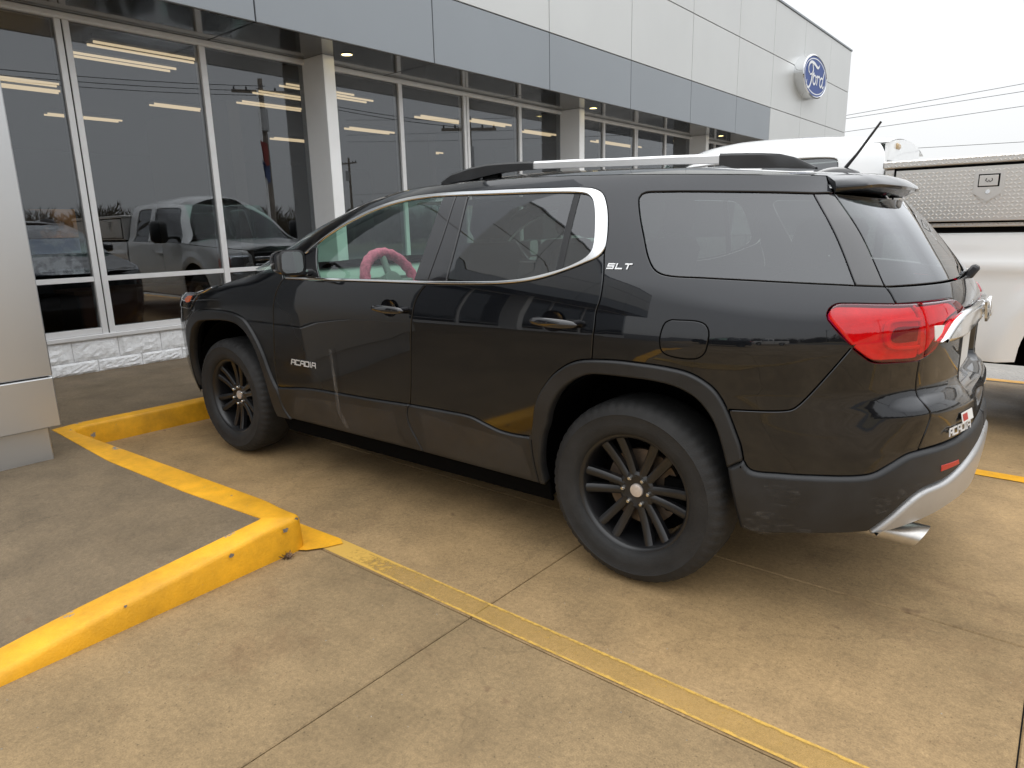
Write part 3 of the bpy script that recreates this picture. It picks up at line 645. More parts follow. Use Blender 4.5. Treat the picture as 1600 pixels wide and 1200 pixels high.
    def spsec(q):
        t_ = (1 - q) ** .8; z0 = 1.492 - .014 * q; sc = S.cen(z0)[0]; s_ = -.6418 + (sc + .6418) * q
        B = S(np.array([s_]), np.array([z0]))[0]; B2 = S(np.array([s_ + .01]), np.array([z0]))[0]; tn = B2 - B
        nn = np.array([-tn[1], tn[0], 0]) if q < .999 else np.array([-1., 0, 0]); nn /= np.linalg.norm(nn)
        Tp = np.array([Rp[0][0] + .002 - .10 * (1 - t_ * t_), (Rp[0][1] - .001) * t_, Rp[0][2] + .010 * (1 - t_ ** 2.3)])
        e_ = .004 + .052 * (1 - (1 - min(1, q * 1.15)) ** 1.8); zl = z0 + .004 + .018 * min(1, q * 3)
        L0 = B + nn * e_; L1 = L0 + nn * .004; K = [B, B + nn * e_ * .6, L0, L1, L1 - nn * .006, None, None, Tp]
        K[1][2] = z0 + (zl - z0) * .7; K[2][2] = zl; K[3][2] = zl + .010; K[4][2] = zl + .020 + (1 - min(1, q * 4)) * .012
        d = Tp - K[4]; K[5] = K[4] + d * .33 + np.array([0, 0, .012 * min(1, q * 3)]); K[6] = K[4] + d * .68 + np.array([0, 0, .010 * min(1, q * 3)])
        return K
    secs = [spsec(i_ / NQ) for i_ in range(NQ + 1)]
    ec = [(-.6435, 1.4905), (-.636, 1.501), (-.629, 1.511), (-.6215, 1.5215), (-.6165, 1.531), (-.612, 1.5405), (-.607, 1.5515)]
    secs.insert(0, [S(np.array([u_]), np.array([v_]))[0] for u_, v_ in ec] + [secs[0][7] * 1.0])
    full = [[p * [1, -1, 1] for p in K] for K in secs[::-1]][:-1] + secs[::1]
    full = [[p * [1, 1, 1] for p in K] for K in secs] + [[p * [1, -1, 1] for p in K] for K in secs[::-1][1:]]
    sp.grid(lambda a, b: full[int(round(a * (len(full) - 1)))][int(round(b * 7))], len(full) - 1, 7)
    sp.build('spoiler', M['paint'], T, sm=50)
    # dark underbody, inner shell, wheel wells
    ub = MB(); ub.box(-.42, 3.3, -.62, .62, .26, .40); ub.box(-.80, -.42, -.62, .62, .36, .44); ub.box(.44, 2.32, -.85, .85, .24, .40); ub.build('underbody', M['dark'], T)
    for mir in (False, True):
        arR = [(.42, .30), (.42, .55), (.40, .68), (.33, .80), (.2, .87), (0, .885), (-.2, .87), (-.32, .79), (-.39, .66), (-.43, .50), (-.45, .42)]
        arF = [(3.33, .42), (3.31, .60), (3.24, .74), (3.15, .83), (3.0, .89), (2.8, .91), (2.6, .885), (2.49, .81), (2.42, .68), (2.385, .50), (2.36, .30)]
        inn = cat([(-.45, .42), (-.9, .46)], [(-.9, .46), (-1.5, .50)], [(-1.5, .50), (-1.5, 1.15)], [(-1.5, 1.15), (2.2, 1.14), (2.9, 1.02), (3.3, .96), (3.7, .92)], [(3.7, .92), (3.7, .40), (3.33, .42)], arF, [(2.36, .30), (.42, .30)], arR, step=.08)
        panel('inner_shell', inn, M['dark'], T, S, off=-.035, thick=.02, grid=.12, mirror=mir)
        for cx in (0.0, 2.857):
            sg = -1 if mir else 1
            w = MB(); m = 26
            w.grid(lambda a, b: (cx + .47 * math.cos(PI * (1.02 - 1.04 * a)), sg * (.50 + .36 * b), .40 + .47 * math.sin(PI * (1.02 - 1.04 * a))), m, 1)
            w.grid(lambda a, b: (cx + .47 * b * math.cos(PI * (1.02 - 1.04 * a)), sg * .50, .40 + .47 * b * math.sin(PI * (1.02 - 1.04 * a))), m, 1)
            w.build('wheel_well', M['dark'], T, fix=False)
    # door handles
    for sd in (1, -1):
        for (cx, cz) in ((1.245, 1.040), (.305, 1.040)):
            y = .957
            h = MB()
            h.grid(lambda a, b: (cx + .112 - .224 * a, sd * (y + .030 + (.016 * math.sin(PI * min(1, max(0, a)))) ** 1 * .6 + .011 * math.cos(2 * PI * b) * (math.sin(PI * a) ** .25 + .05)), cz - .004 * a + .018 * math.sin(2 * PI * b) * (math.sin(PI * a) ** .3 + .05)), 16, 12)
            ho = h.build('door_handle', M['gloss'], T, sm=60)
            for dx in (.095, -.095): MB().tube([(cx + dx, sd * (y - .01), cz), (cx + dx * .97, sd * (y + .03), cz)], .012, 10).build('handle_mount', M['gloss'], ho, sm=40)
            cup = MB()
            cup.grid(lambda a, b: (cx + (.052 * a) * math.cos(2 * PI * b) + .02, sd * (y - .002 - .0 * (1 - a) + (-.010 * (1 - a * a))+ .004), cz + .042 * a * math.sin(2 * PI * b)), 5, 24)
            cup.build('handle_cup', M['gloss'], ho, sm=60)
            MB().tube([(cx - .010, sd * (y + .046), cz), (cx - .010, sd * (y + .0485), cz)], .0055, 10).build('lock_cap', M['chrome'], ho, sm=30)
    # mirrors
    for sd in (1, -1):
        mm = MB()
        def mfn(a, b):
            th = 2 * PI * b; c, s_ = math.cos(th), math.sin(th)
            yy = 1.048 + .078 * math.copysign(abs(c) ** .45, c) * (1 - .55 * a ** 2.2); zz = 1.250 + .065 * math.copysign(abs(s_) ** .45, s_) * (1 - .45 * a ** 2) + .0 * a
            return (1.86 + .15 * a, sd * (yy - .0 * a), zz)
        mm.grid(mfn, 8, 40)
        k = len(mm.v); mm.v.append((2.015, sd * 1.045, 1.25))
        for j in range(40): mm.f.append((8 * 41 + j, 8 * 41 + j + 1, k))
        mo = mm.build('side_mirror', M['gloss'], T, sm=60)
        ring = MB(); ring.grid(lambda a, b: ((lambda c, s_: (1.858 + .006 * (1 - a), sd * (1.048 + (.078 - .012 * a) * math.copysign(abs(c) ** .45, c)), 1.250 + (.065 - .011 * a) * math.copysign(abs(s_) ** .45, s_)))(math.cos(2 * PI * b), math.sin(2 * PI * b))), 1, 40)
        ring.build('mirror_bezel', M['plastic'], mo, sm=60)
        g = MB(); g.v = [(1.866 - .0 * 1, sd * (1.048 + .068 * math.copysign(abs(math.cos(t)) ** .45, math.cos(t))), 1.250 + .056 * math.copysign(abs(math.sin(t)) ** .45, math.sin(t))) for t in [2 * PI * j / 40 for j in range(40)]]
        g.v = [(x + .05 * (abs(y) - 1.045), y, z) for x, y, z in g.v]
        g.f = [tuple(range(40))]
        g.build('mirror_glass', M['mirror'], mo, fix=False)
        MB().box(1.88, 1.96, sd * .90, sd * 1.03, 1.172, 1.21, bev=.012).build('mirror_arm', M['gloss'], mo, sm=40)
    # tail: wiper motor and tag, licence recess sticker, exhausts, bumper reflectors, badges
    wm = MB().tube([(-.85, -.15, 1.185), (-.912, -.15, 1.175)], .016, 14)
    wo_ = wm.build('rear_wiper', M['plastic'], T, sm=40)
    R_ = Matrix.Rotation(math.radians(-32), 3, 'Y')
    bx = MB(); bx.box(-.016, .016, -.035, .035, -.050, .050, T=lambda x, y, z: tuple(R_ @ Vector((x, y, z)) + Vector((-.925, -.16, 1.168))), bev=.008)
    bx.build('wiper_housing', M['plastic'], wo_, sm=40)
    bx = MB(); bx.box(.018, .021, -.03, .03, -.055, .03, T=lambda x, y, z: tuple(R_ @ Vector((x, y, z)) + Vector((-.922, -.14, 1.163))))
    bx.build('wiper_tag', M['white'], wo_)
    for sd in (1, -1):
        ex = MB()
        Rz = Matrix.Rotation(math.radians(0), 3, 'Y')
        prof = [(.040, .08), (.042, -.02), (.044, -.16), (.0435, -.175), (.039, -.172), (.036, -.08)]
        def TX(a, h, b):
            # slash-cut oval tip pointing backward and slightly down
            cut = -.035 * (b / .036) if h < -.1 else 0
            return (-.765 + h * .98 + cut * .6, sd * (.545 + a * 1.15), .322 + b * .98 + h * .02)
        ex.lathe(prof, 28, T=TX); ex.build('exhaust_tip', M['pipe'], T, sm=50, fix=False)
        P('bumper_reflector', cat([(-1.101, .5652), (-1.1037, .5866)], [(-1.1037, .5866), (-1.2137, .5848)], [(-1.2137, .5848), (-1.2188, .5681)], [(-1.2188, .5681), (-1.101, .5652)]), M['redp'], off=.016, thick=.004, gap=.0005, bev=.0015, mirror=sd < 0)
    def onbody(name, me, s, z, mat, off, sx=1, flip=False, parent=T, label=None):
        p = S(np.array([s]), np.array([z]))[0]; ds = S(np.array([s + .01]), np.array([z]))[0] - S(np.array([s - .01]), np.array([z]))[0]; dz = S(np.array([s]), np.array([z + .01]))[0] - S(np.array([s]), np.array([z - .01]))[0]
        n = np.cross(dz, ds); n /= np.linalg.norm(n); a = -ds / np.linalg.norm(ds); b = np.cross(n, a)
        p = p + n * off
        if flip: p = p * [1, -1, 1]; n = n * [1, -1, 1]; a = -a * [1, -1, 1]; b = b * [1, -1, 1]
        o = mkobj(name, me, mat, parent); o.matrix_local = Matrix(((a[0], b[0], n[0], p[0]), (a[1], b[1], n[1], p[1]), (a[2], b[2], n[2], p[2]), (0, 0, 0, 1)))
        if label: o['label'] = label
        return o
    strokes = {
        'A': [[(0, 0), (.12, .72), (.22, 1), (1, 1), (1, 0)], [(.1, .42), (1, .42)]], 'C': [[(1, 1), (.12, 1), (0, .85), (0, .12), (.1, 0), (1, 0)]], 'D': [[(0, 0), (0, 1), (.85, 1), (1, .85), (1, .15), (.85, 0), (0, 0)]],
        'I': [[(.5, 0), (.5, 1)]], 'S': [[(1, 1), (0, 1), (0, .52), (1, .52), (1, 0), (0, 0)]], 'L': [[(0, 1), (0, 0), (1, 0)]], 'T': [[(0, 1), (1, 1)], [(.5, 1), (.5, 0)]],
        'G': [[(1, 1), (0, 1), (0, 0), (1, 0), (1, .5), (.5, .5)]], 'M': [[(0, 0), (0, 1), (.5, .35), (1, 1), (1, 0)]]}
    def strokeword(wd, h, w, gap, t, shear=0.18, ext=.002):
        m = MB(); x = 0; tot = sum((w * .25 if c == 'I' else w) + gap for c in wd) - gap; x = -tot / 2
        for c in wd:
            cw = w * .25 if c == 'I' else w
            for st in strokes[c]:
                q = [(x + a * cw, (b - .5) * h) for a, b in st]
                for i in range(len(q) - 1):
                    p0, p1 = Vector(q[i]), Vector(q[i + 1]); d = (p1 - p0).normalized(); nn = Vector((-d.y, d.x)) * t / 2; p0 = p0 - d * t * .5; p1 = p1 + d * t * .5
                    pl = [p0 - nn, p1 - nn, p1 + nn, p0 + nn]; zo = .0001 * i
                    m.prism([(u.x + u.y * shear, u.y) for u in pl], 0, ext + zo, lambda a, b, h_: (a, b, h_))
            x += cw + gap
        return m.mesh('lettering')
    slt = strokeword('SLT', .0175, .024, .011, .0052, shear=.25); onbody('trim_badge', slt, .0655, 1.250, M['badge'], .002); onbody('trim_badge', slt, .0655, 1.250, M['badge'], .002, flip=True)
    aca = strokeword('ACADIA', .026, .034, .0085, .006); onbody('name_badge', aca, 2.0, .694, M['badge'], .003); onbody('name_badge', aca, 2.0, .694, M['badge'], .003, flip=True)
    onbody('name_badge', strokeword('ACADIA', .022, .026, .007, .0055), -1.215, .690, M['badge'], .017)
    onbody('maker_badge', strokeword('GMC', .055, .075, .025, .014, shear=0, ext=.008), S.cen(1.06)[0] + .002, 1.06, M['chromeb'], .028)
    st = MB(); st.box(-.055, .055, -.018, .018, 0, .001); onbody('dealer_sticker', st.mesh('s'), -1.262, .722, M['white'], .026)
    st = MB(); st.box(-.045, .0, -.012, .012, .001, .0015); onbody('dealer_sticker', st.mesh('s'), -1.262, .722, M['redp'], .0265)
    lp = MB(); lp.box(-.02, .02, -.155, .155, -.08, .08, T=lambda x, y, z: (-.955 + x * .1, y, .925 + z), bev=.0015); lp.build('licence_plate', M['white'], T)
    P('dried_smear', cat([(1.745, .80), (1.735, .62), (1.735, .45), (1.70, .37)], [(1.70, .37), (1.665, .37)], [(1.665, .37), (1.705, .47), (1.710, .62), (1.722, .80)], [(1.722, .80), (1.745, .80)]), M['smear'], off=.0145, thick=.0005, gap=.0002, bev=.0002)
    P('scuff_mark', cat([(-.44, .40), (-.50, .43), (-.62, .40), (-.66, .36)], [(-.66, .36), (-.49, .335), (-.435, .345)], [(-.435, .345), (-.44, .40)]), M['scuff'], off=.0148, thick=.0004, gap=.0002, bev=.0002)
    P('scuff_mark', cat([(-.50, .53), (-.60, .53), (-.62, .46), (-.54, .46), (-.50, .53)][:4], [(-.54, .46), (-.50, .53)]), M['scuff'], off=.0148, thick=.0004, gap=.0002, bev=.0002)
    P('scuff_mark', cat([(-.83, .50), (-1.02, .54), (-1.03, .50), (-.86, .44)], [(-.86, .44), (-.83, .50)]), M['scuff'], off=.0148, thick=.0004, gap=.0002, bev=.0002)
    P('dust_film', cat([(2.1, .50), (1.3, .53)], [(1.3, .53), (1.25, .36)], [(1.25, .36), (2.18, .36)], [(2.18, .36), (2.1, .50)], step=.05), M['dust'], off=.0140, thick=.0004, gap=.0002, bev=.0002)
    P('dust_film', cat([(1.1, .55), (.50, .51)], [(.50, .51), (.46, .36)], [(.46, .36), (1.08, .36)], [(1.08, .36), (1.1, .55)], step=.05), M['dust'], off=.0140, thick=.0004, gap=.0002, bev=.0002)
    # ---- interior
    ins = MB(); ins.box(-.60, 2.5, -.48, .48, .41, .46); ins.box(.48, 2.3, -.80, .80, .41, .455); ins.box(1.0, 1.12, -.3, .3, .46, .8)
    ins.build('cabin_floor', M['dark_in'], T)
    hl_ = MB(); hl_.box(-.30, 1.45, -.55, .55, 1.525, 1.535); hl_.build('headliner', M['beige_in'], T)
    dsh = MB(); dsh.grid(lambda a, b: (2.05 + .42 * a, -.80 + 1.60 * b, 1.12 + .075 * math.sin(PI * min(1, a * 1.3) * .6) - .02 * a), 8, 12); dsh.box(2.05, 2.10, -.80, .80, .7, 1.12)
    dsh.build('dashboard', M['beige_in'], T, sm=40)
    for (cx, cy, wd) in ((1.52, .38, .25), (1.52, -.38, .25), (.86, .42, .27), (.86, -.42, .27), (-.02, .0, .45)):
        m = MB(); m.box(cx - .25, cx + .25, cy - wd, cy + wd, .60, .76, bev=.05); 
        Rr = Matrix.Rotation(math.radians(-14), 3, 'Y')
        m.box(-.07, .07, -wd, wd, 0, .62 if cx > .3 else .50, T=lambda x, y, z: tuple(Rr @ Vector((x, y, z)) + Vector((cx - .25, cy, .72))), bev=.05)
        sc_ = m.build('seat', M['grey_cloth'], T, sm=50)
        for dy in ((0,) if wd < .4 else (-.3, .3)):
            hh = MB(); hh.box(-.05, .05, -.13, .13, 0, .19, T=lambda x, y, z: tuple(Rr @ Vector((x, y, z)) + Vector((cx - .25 - .15, cy + dy, .72 + (.63 if cx > .3 else .50)))), bev=.045)
            hh.build('headrest', M['grey_cloth'], sc_, sm=50)
    # steering wheel with its pink fleece cover
    Rw = Matrix.Rotation(math.radians(-66), 3, 'Y'); cw = Vector((1.86, .39, 1.10))
    pts = [tuple(cw + Rw @ Vector((math.cos(t) * .185, math.sin(t) * .185, 0))) for t in [2 * PI * j / 48 for j in range(49)]]
    sw = MB(); k = 0
    sw.tube(pts, .030, 14, cap=False, rr=[.030 + .003 * math.sin(j * 2.7) + .002 * random.random() for j in range(49)])
    swo = sw.build('steering_wheel', M['pink'], T, sm=60); swo['label'] = 'steering wheel in a fluffy pink cover'
    sp2 = MB(); sp2.tube([tuple(cw), tuple(cw + Rw @ Vector((.17, 0, 0)))], .02, 8); sp2.tube([tuple(cw), tuple(cw + Rw @ Vector((0, .17, 0)))], .018, 8); sp2.tube([tuple(cw), tuple(cw + Rw @ Vector((0, -.17, 0)))], .018, 8)
    sp2.tube([tuple(cw + Rw @ Vector((0, 0, .03))), tuple(cw - Rw @ Vector((0, 0, .12)))], .06, 16); sp2.build('steering_hub', M['beige_in'], swo, sm=50)
    for sd in (1, -1):
        di = MB(); di.grid(lambda a, b: (2.1 - 1.58 * a, sd * (.885 - .03 * b), .45 + .69 * b), 10, 2); di.build('door_lining', M['dark_in'], T, fix=False)
    # ---- wheels
    def wheel(cx, sd, steer=0):
        w = empty('wheel', (cx, sd * .80, .378), parent=T)
        Tm = (lambda x, y, z: (x, sd * y, z))
        R0 = .371
        prof = [(.236, .095), (.242, .110), (.256, .121), (.290, .127), (.318, .126), (.322, .128), (.326, .125), (.345, .117), (.358, .104), (.366, .088), (R0 - .001, .070), (R0, .03), (R0, -.03), (R0 - .001, -.07), (.360, -.10), (.31, -.125), (.25, -.12), (.230, -.10)]
        n = 220
        def md(i, j):
            if i in (6, 7, 8, 9, 10) and (j % 4) == 0 and i > 6: return -.0045
            if i in (10, 13) and j % 4 == 0: return -.005
            return 0
        MB().lathe(prof, n, T=Tm, mod=md).build('tyre', M['rubber'], w, sm=50)
        m = MB()
        m.lathe([(.212, -.10), (.217, .05), (.222, .088), (.231, .099), (.2385, .101), (.2395, .094), (.234, .088)], 72, T=Tm)
        m.lathe([(.0, .052), (.040, .054), (.066, .060), (.078, .054), (.080, .03), (.0, .03)], 36, T=Tm)
        for k in range(6):
            th0 = math.radians(2 + 60 * k) if sd > 0 else math.radians(2 + 60 * k)
            for sg in (-1, 1):
                a0 = th0 + sg * math.radians(15); a1 = th0 + sg * math.radians(10)
                c0 = Vector((math.cos(a0) * .055, math.sin(a0) * .055)); c1 = Vector((math.cos(a1) * .228, math.sin(a1) * .228))
                d = (c1 - c0).normalized(); nn = Vector((-d.y, d.x)); nl = 6; V = []; F = []
                for i in range(nl + 1):
                    t = i / nl; c = c0 + (c1 - c0) * t; hw = .0165 + .003 * t if i < nl else .0185; top = .060 + .022 * t ** 1.6 - .004 * math.sin(PI * t)
                    for o_, h in ((-hw, top - .030), (-hw * .95, top - .006), (-hw * .45, top), (hw * .45, top), (hw * .95, top - .006), (hw, top - .030)):
                        q = c + nn * o_; V.append((q.x, sd * h, q.y))
                for i in range(nl):
                    for j in range(6):
                        F.append((i * 6 + j, i * 6 + (j + 1) % 6, i * 6 + 6 + (j + 1) % 6, i * 6 + 6 + j))
                F.append(tuple(range(6))); F.append(tuple(range(nl * 6 + 5, nl * 6 - 1, -1)))
                m.add(V, F)
        m.build('rim', M['rim'], w, sm=38)
        MB().lathe([(0, .062), (.018, .0625), (.026, .060), (.028, .054), (.028, .05)], 32, T=Tm).build('hub_cap', M['cap'], w, sm=35)
        for k in range(6):
            th = math.radians(2 + 60 * k); nx, nz = math.cos(th) * .0555, math.sin(th) * .0555
            MB().lathe([(0, .074), (.006, .0735), (.0085, .070), (.010, .060), (.010, .045)], 10, T=lambda x, y, z: (x + nx, sd * y, z + nz)).build('lug_nut', M['lug'], w, sm=40)
        MB().lathe([(.06, .00), (.155, .00), (.155, -.02), (.06, -.02)], 48, T=Tm, closed=True).build('brake_disc', M['brake'], w, sm=30)
        cal = MB(); cal.box(-.19, -.10, -.03, .03, -.07, .07, T=lambda x, y, z: (x, sd * y, z), bev=.01); cal.build('brake_caliper', M['dark'], w)
        MB().lathe([(.0, -.06), (.205, -.06)], 32, T=Tm).build('wheel_inner', M['dark'], w)
        return w
    w0 = wheel(0, 1); w1 = wheel(0, -1)
    for (w, cx) in ((w0, 2.857), (w1, 2.857)):
        c = copy_tree(w, T); c.location = (cx, w.location[1], .383)
        if w is w0: c.rotation_euler = (0, math.radians(24), math.radians(0.8))
    return T
suv = make_suv()
tag(suv, 'black mid-size SUV with pink steering wheel cover, parked nose-in at the glass showroom', 'SUV', 'dark SUVs on the lot')

# ================================================================== MATERIALS OF THE PLACE
def concrete(name, col, col2, stain=(0.17, 0.095, 0.045), rough=0.8, stainamt=0.5, wet=0.0):
    m, t, b = newmat(name); g = t.nodes.new('ShaderNodeTexCoord'); L = t.links
    def nz(sc, det=8, ro=.6, dist=0):
        n = node(t, 'ShaderNodeTexNoise', Scale=sc, Detail=float(det), Roughness=ro, Distortion=float(dist)); L.new(g.outputs['Object'], n.inputs['Vector']); return n
    n1, n2, n3, n4, n5 = nz(.7, 5), nz(4.5, 8, .65), nz(55, 4, .7), nz(190, 3, .6), nz(1.6, 9, .72, .6)
    mix1 = node(t, 'ShaderNodeMixRGB'); mix1.inputs[1].default_value = (*col, 1); mix1.inputs[2].default_value = (*col2, 1)
    r1 = node(t, 'ShaderNodeMapRange'); r1.inputs['From Min'].default_value = .38; r1.inputs['From Max'].default_value = .64; L.new(n1.outputs['Fac'], r1.inputs[0]); L.new(r1.outputs[0], mix1.inputs[0])
    # rust stains
    rs = node(t, 'ShaderNodeMapRange'); rs.inputs['From Min'].default_value = .56; rs.inputs['From Max'].default_value = .76; rs.inputs['To Max'].default_value = stainamt; L.new(n5.outputs['Fac'], rs.inputs[0])
    mix2 = node(t, 'ShaderNodeMixRGB'); L.new(rs.outputs[0], mix2.inputs[0]); L.new(mix1.outputs[0], mix2.inputs[1]); mix2.inputs[2].default_value = (*stain, 1)
    # value grain
    a = node(t, 'ShaderNodeMapRange'); a.inputs['From Min'].default_value = .25; a.inputs['From Max'].default_value = .75; a.inputs['To Min'].default_value = .74; a.inputs['To Max'].default_value = 1.22; L.new(n2.outputs['Fac'], a.inputs[0])
    c = node(t, 'ShaderNodeMapRange'); c.inputs['From Min'].default_value = .25; c.inputs['From Max'].default_value = .75; c.inputs['To Min'].default_value = .76; c.inputs['To Max'].default_value = 1.24; L.new(n3.outputs['Fac'], c.inputs[0])
    d = node(t, 'ShaderNodeMapRange'); d.inputs['From Min'].default_value = .25; d.inputs['From Max'].default_value = .75; d.inputs['To Min'].default_value = .78; d.inputs['To Max'].default_value = 1.22; L.new(n4.outputs['Fac'], d.inputs[0])
    m1 = node(t, 'ShaderNodeMath', operation='MULTIPLY'); L.new(a.outputs[0], m1.inputs[0]); L.new(c.outputs[0], m1.inputs[1])
    m2 = node(t, 'ShaderNodeMath', operation='MULTIPLY'); L.new(m1.outputs[0], m2.inputs[0]); L.new(d.outputs[0], m2.inputs[1])
    # pits
    vo = node(t, 'ShaderNodeTexVoronoi', Scale=38.0); L.new(g.outputs['Object'], vo.inputs['Vector'])
    pr_ = node(t, 'ShaderNodeMapRange'); pr_.inputs['From Min'].default_value = .05; pr_.inputs['From Max'].default_value = .14; pr_.inputs['To Min'].default_value = .62; L.new(vo.outputs['Distance'], pr_.inputs[0])
    m3 = node(t, 'ShaderNodeMath', operation='MULTIPLY'); L.new(m2.outputs[0], m3.inputs[0]); L.new(pr_.outputs[0], m3.inputs[1])
    # faint cracks
    vm = node(t, 'ShaderNodeMixRGB', blend_type='ADD'); vm.inputs[0].default_value = .25; L.new(g.outputs['Object'], vm.inputs[1]); L.new(n2.outputs['Color'], vm.inputs[2])
    vc = node(t, 'ShaderNodeTexVoronoi', feature='DISTANCE_TO_EDGE', Scale=0.42); L.new(vm.outputs[0], vc.inputs['Vector'])
    ck = node(t, 'ShaderNodeMapRange'); ck.inputs['From Min'].default_value = .0005; ck.inputs['From Max'].default_value = .0028; ck.inputs['To Min'].default_value = .84; L.new(vc.outputs['Distance'], ck.inputs[0])
    m4 = node(t, 'ShaderNodeMath', operation='MULTIPLY'); L.new(m3.outputs[0], m4.inputs[0]); L.new(ck.outputs[0], m4.inputs[1])
    v = node(t, 'ShaderNodeVectorMath', operation='SCALE'); L.new(mix2.outputs[0], v.inputs[0]); L.new(m4.outputs[0], v.inputs['Scale']); L.new(v.outputs[0], b.inputs['Base Color'])
    n6 = nz(9, 6, .55); n7 = nz(1.1, 2)
    k1 = node(t, 'ShaderNodeMapRange'); k1.inputs['From Min'].default_value = .63; k1.inputs['From Max'].default_value = .74; L.new(n6.outputs['Fac'], k1.inputs[0])
    k2 = node(t, 'ShaderNodeMapRange'); k2.inputs['From Min'].default_value = .42; k2.inputs['From Max'].default_value = .54; L.new(n7.outputs['Fac'], k2.inputs[0])
    k3 = node(t, 'ShaderNodeMath', operation='MULTIPLY'); L.new(k1.outputs[0], k3.inputs[0]); L.new(k2.outputs[0], k3.inputs[1])
    k4 = node(t, 'ShaderNodeMath', operation='MULTIPLY'); L.new(k3.outputs[0], k4.inputs[0]); k4.inputs[1].default_value = .75
    mk = node(t, 'ShaderNodeMixRGB'); L.new(k4.outputs[0], mk.inputs[0]); L.new(v.outputs[0], mk.inputs[1]); mk.inputs[2].default_value = (.13, .075, .04, 1); L.new(mk.outputs[0], b.inputs['Base Color'])
    rr = node(t, 'ShaderNodeMapRange'); rr.inputs['From Min'].default_value = .35; rr.inputs['From Max'].default_value = .65; rr.inputs['To Min'].default_value = rough - .28 - wet; rr.inputs['To Max'].default_value = rough + .1; L.new(n1.outputs['Fac'], rr.inputs[0]); L.new(rr.outputs[0], b.inputs['Roughness'])
    bs = node(t, 'ShaderNodeMath', operation='ADD'); L.new(c.outputs[0], bs.inputs[0]); L.new(d.outputs[0], bs.inputs[1])
    b3 = node(t, 'ShaderNodeMath', operation='MULTIPLY'); L.new(bs.outputs[0], b3.inputs[0]); L.new(pr_.outputs[0], b3.inputs[1])
    bp = t.nodes.new('ShaderNodeBump'); bp.inputs['Strength'].default_value = .35; bp.inputs['Distance'].default_value = .003; L.new(b3.outputs[0], bp.inputs['Height']); L.new(bp.outputs[0], b.inputs['Normal'])
    b.inputs['Specular IOR Level'].default_value = .4
    return m
M['slab'] = concrete('tan_concrete', (0.395, 0.264, 0.128), (0.268, 0.184, 0.092), stainamt=.75)
M['slabl'] = concrete('darker_tan_concrete', (0.290, 0.200, 0.100), (0.205, 0.145, 0.076), stainamt=.7)
M['slab2'] = concrete('grey_concrete', (0.30, 0.27, 0.23), (0.22, 0.21, 0.19), rough=.55, stainamt=.15, wet=.15)
M['walk'] = concrete('walk_concrete', (0.180, 0.132, 0.078), (0.135, 0.102, 0.064), stainamt=.2)
def yellow(name, lo=.60, hi=.66, base=(0.88, 0.43, 0.012), under=(0.25, 0.23, 0.20)):
    m, t, b = newmat(name); g = t.nodes.new('ShaderNodeTexCoord'); L = t.links
    n = node(t, 'ShaderNodeTexNoise', Scale=9.0, Detail=12.0, Roughness=.7); L.new(g.outputs['Object'], n.inputs['Vector'])
    n2 = node(t, 'ShaderNodeTexNoise', Scale=3.0, Detail=8.0, Roughness=.7); L.new(g.outputs['Object'], n2.inputs['Vector'])
    r = node(t, 'ShaderNodeMapRange'); r.inputs['From Min'].default_value = lo; r.inputs['From Max'].default_value = hi; L.new(n.outputs['Fac'], r.inputs[0])
    a = node(t, 'ShaderNodeMapRange'); a.inputs['From Min'].default_value = .3; a.inputs['From Max'].default_value = .7; a.inputs['To Min'].default_value = .58; a.inputs['To Max'].default_value = 1.12; L.new(n2.outputs['Fac'], a.inputs[0])
    v = node(t, 'ShaderNodeVectorMath', operation='SCALE'); v.inputs[0].default_value = base; L.new(a.outputs[0], v.inputs['Scale'])
    mx_ = node(t, 'ShaderNodeMixRGB'); L.new(r.outputs[0], mx_.inputs[0]); L.new(v.outputs[0], mx_.inputs[1]); mx_.inputs[2].default_value = (*under, 1)
    L.new(mx_.outputs[0], b.inputs['Base Color']); b.inputs['Roughness'].default_value = .55
    n3 = node(t, 'ShaderNodeTexNoise', Scale=120.0, Detail=5.0); L.new(g.outputs['Object'], n3.inputs['Vector'])
    bp = t.nodes.new('ShaderNodeBump'); bp.inputs['Strength'].default_value = .45; bp.inputs['Distance'].default_value = .004; L.new(n3.outputs['Fac'], bp.inputs['Height']); L.new(bp.outputs[0], b.inputs['Normal'])
    return m
M['yellow'] = yellow('yellow_kerb_paint', .635, .650)
M['yellow2'] = yellow('yellow_line_paint', .62, .70)
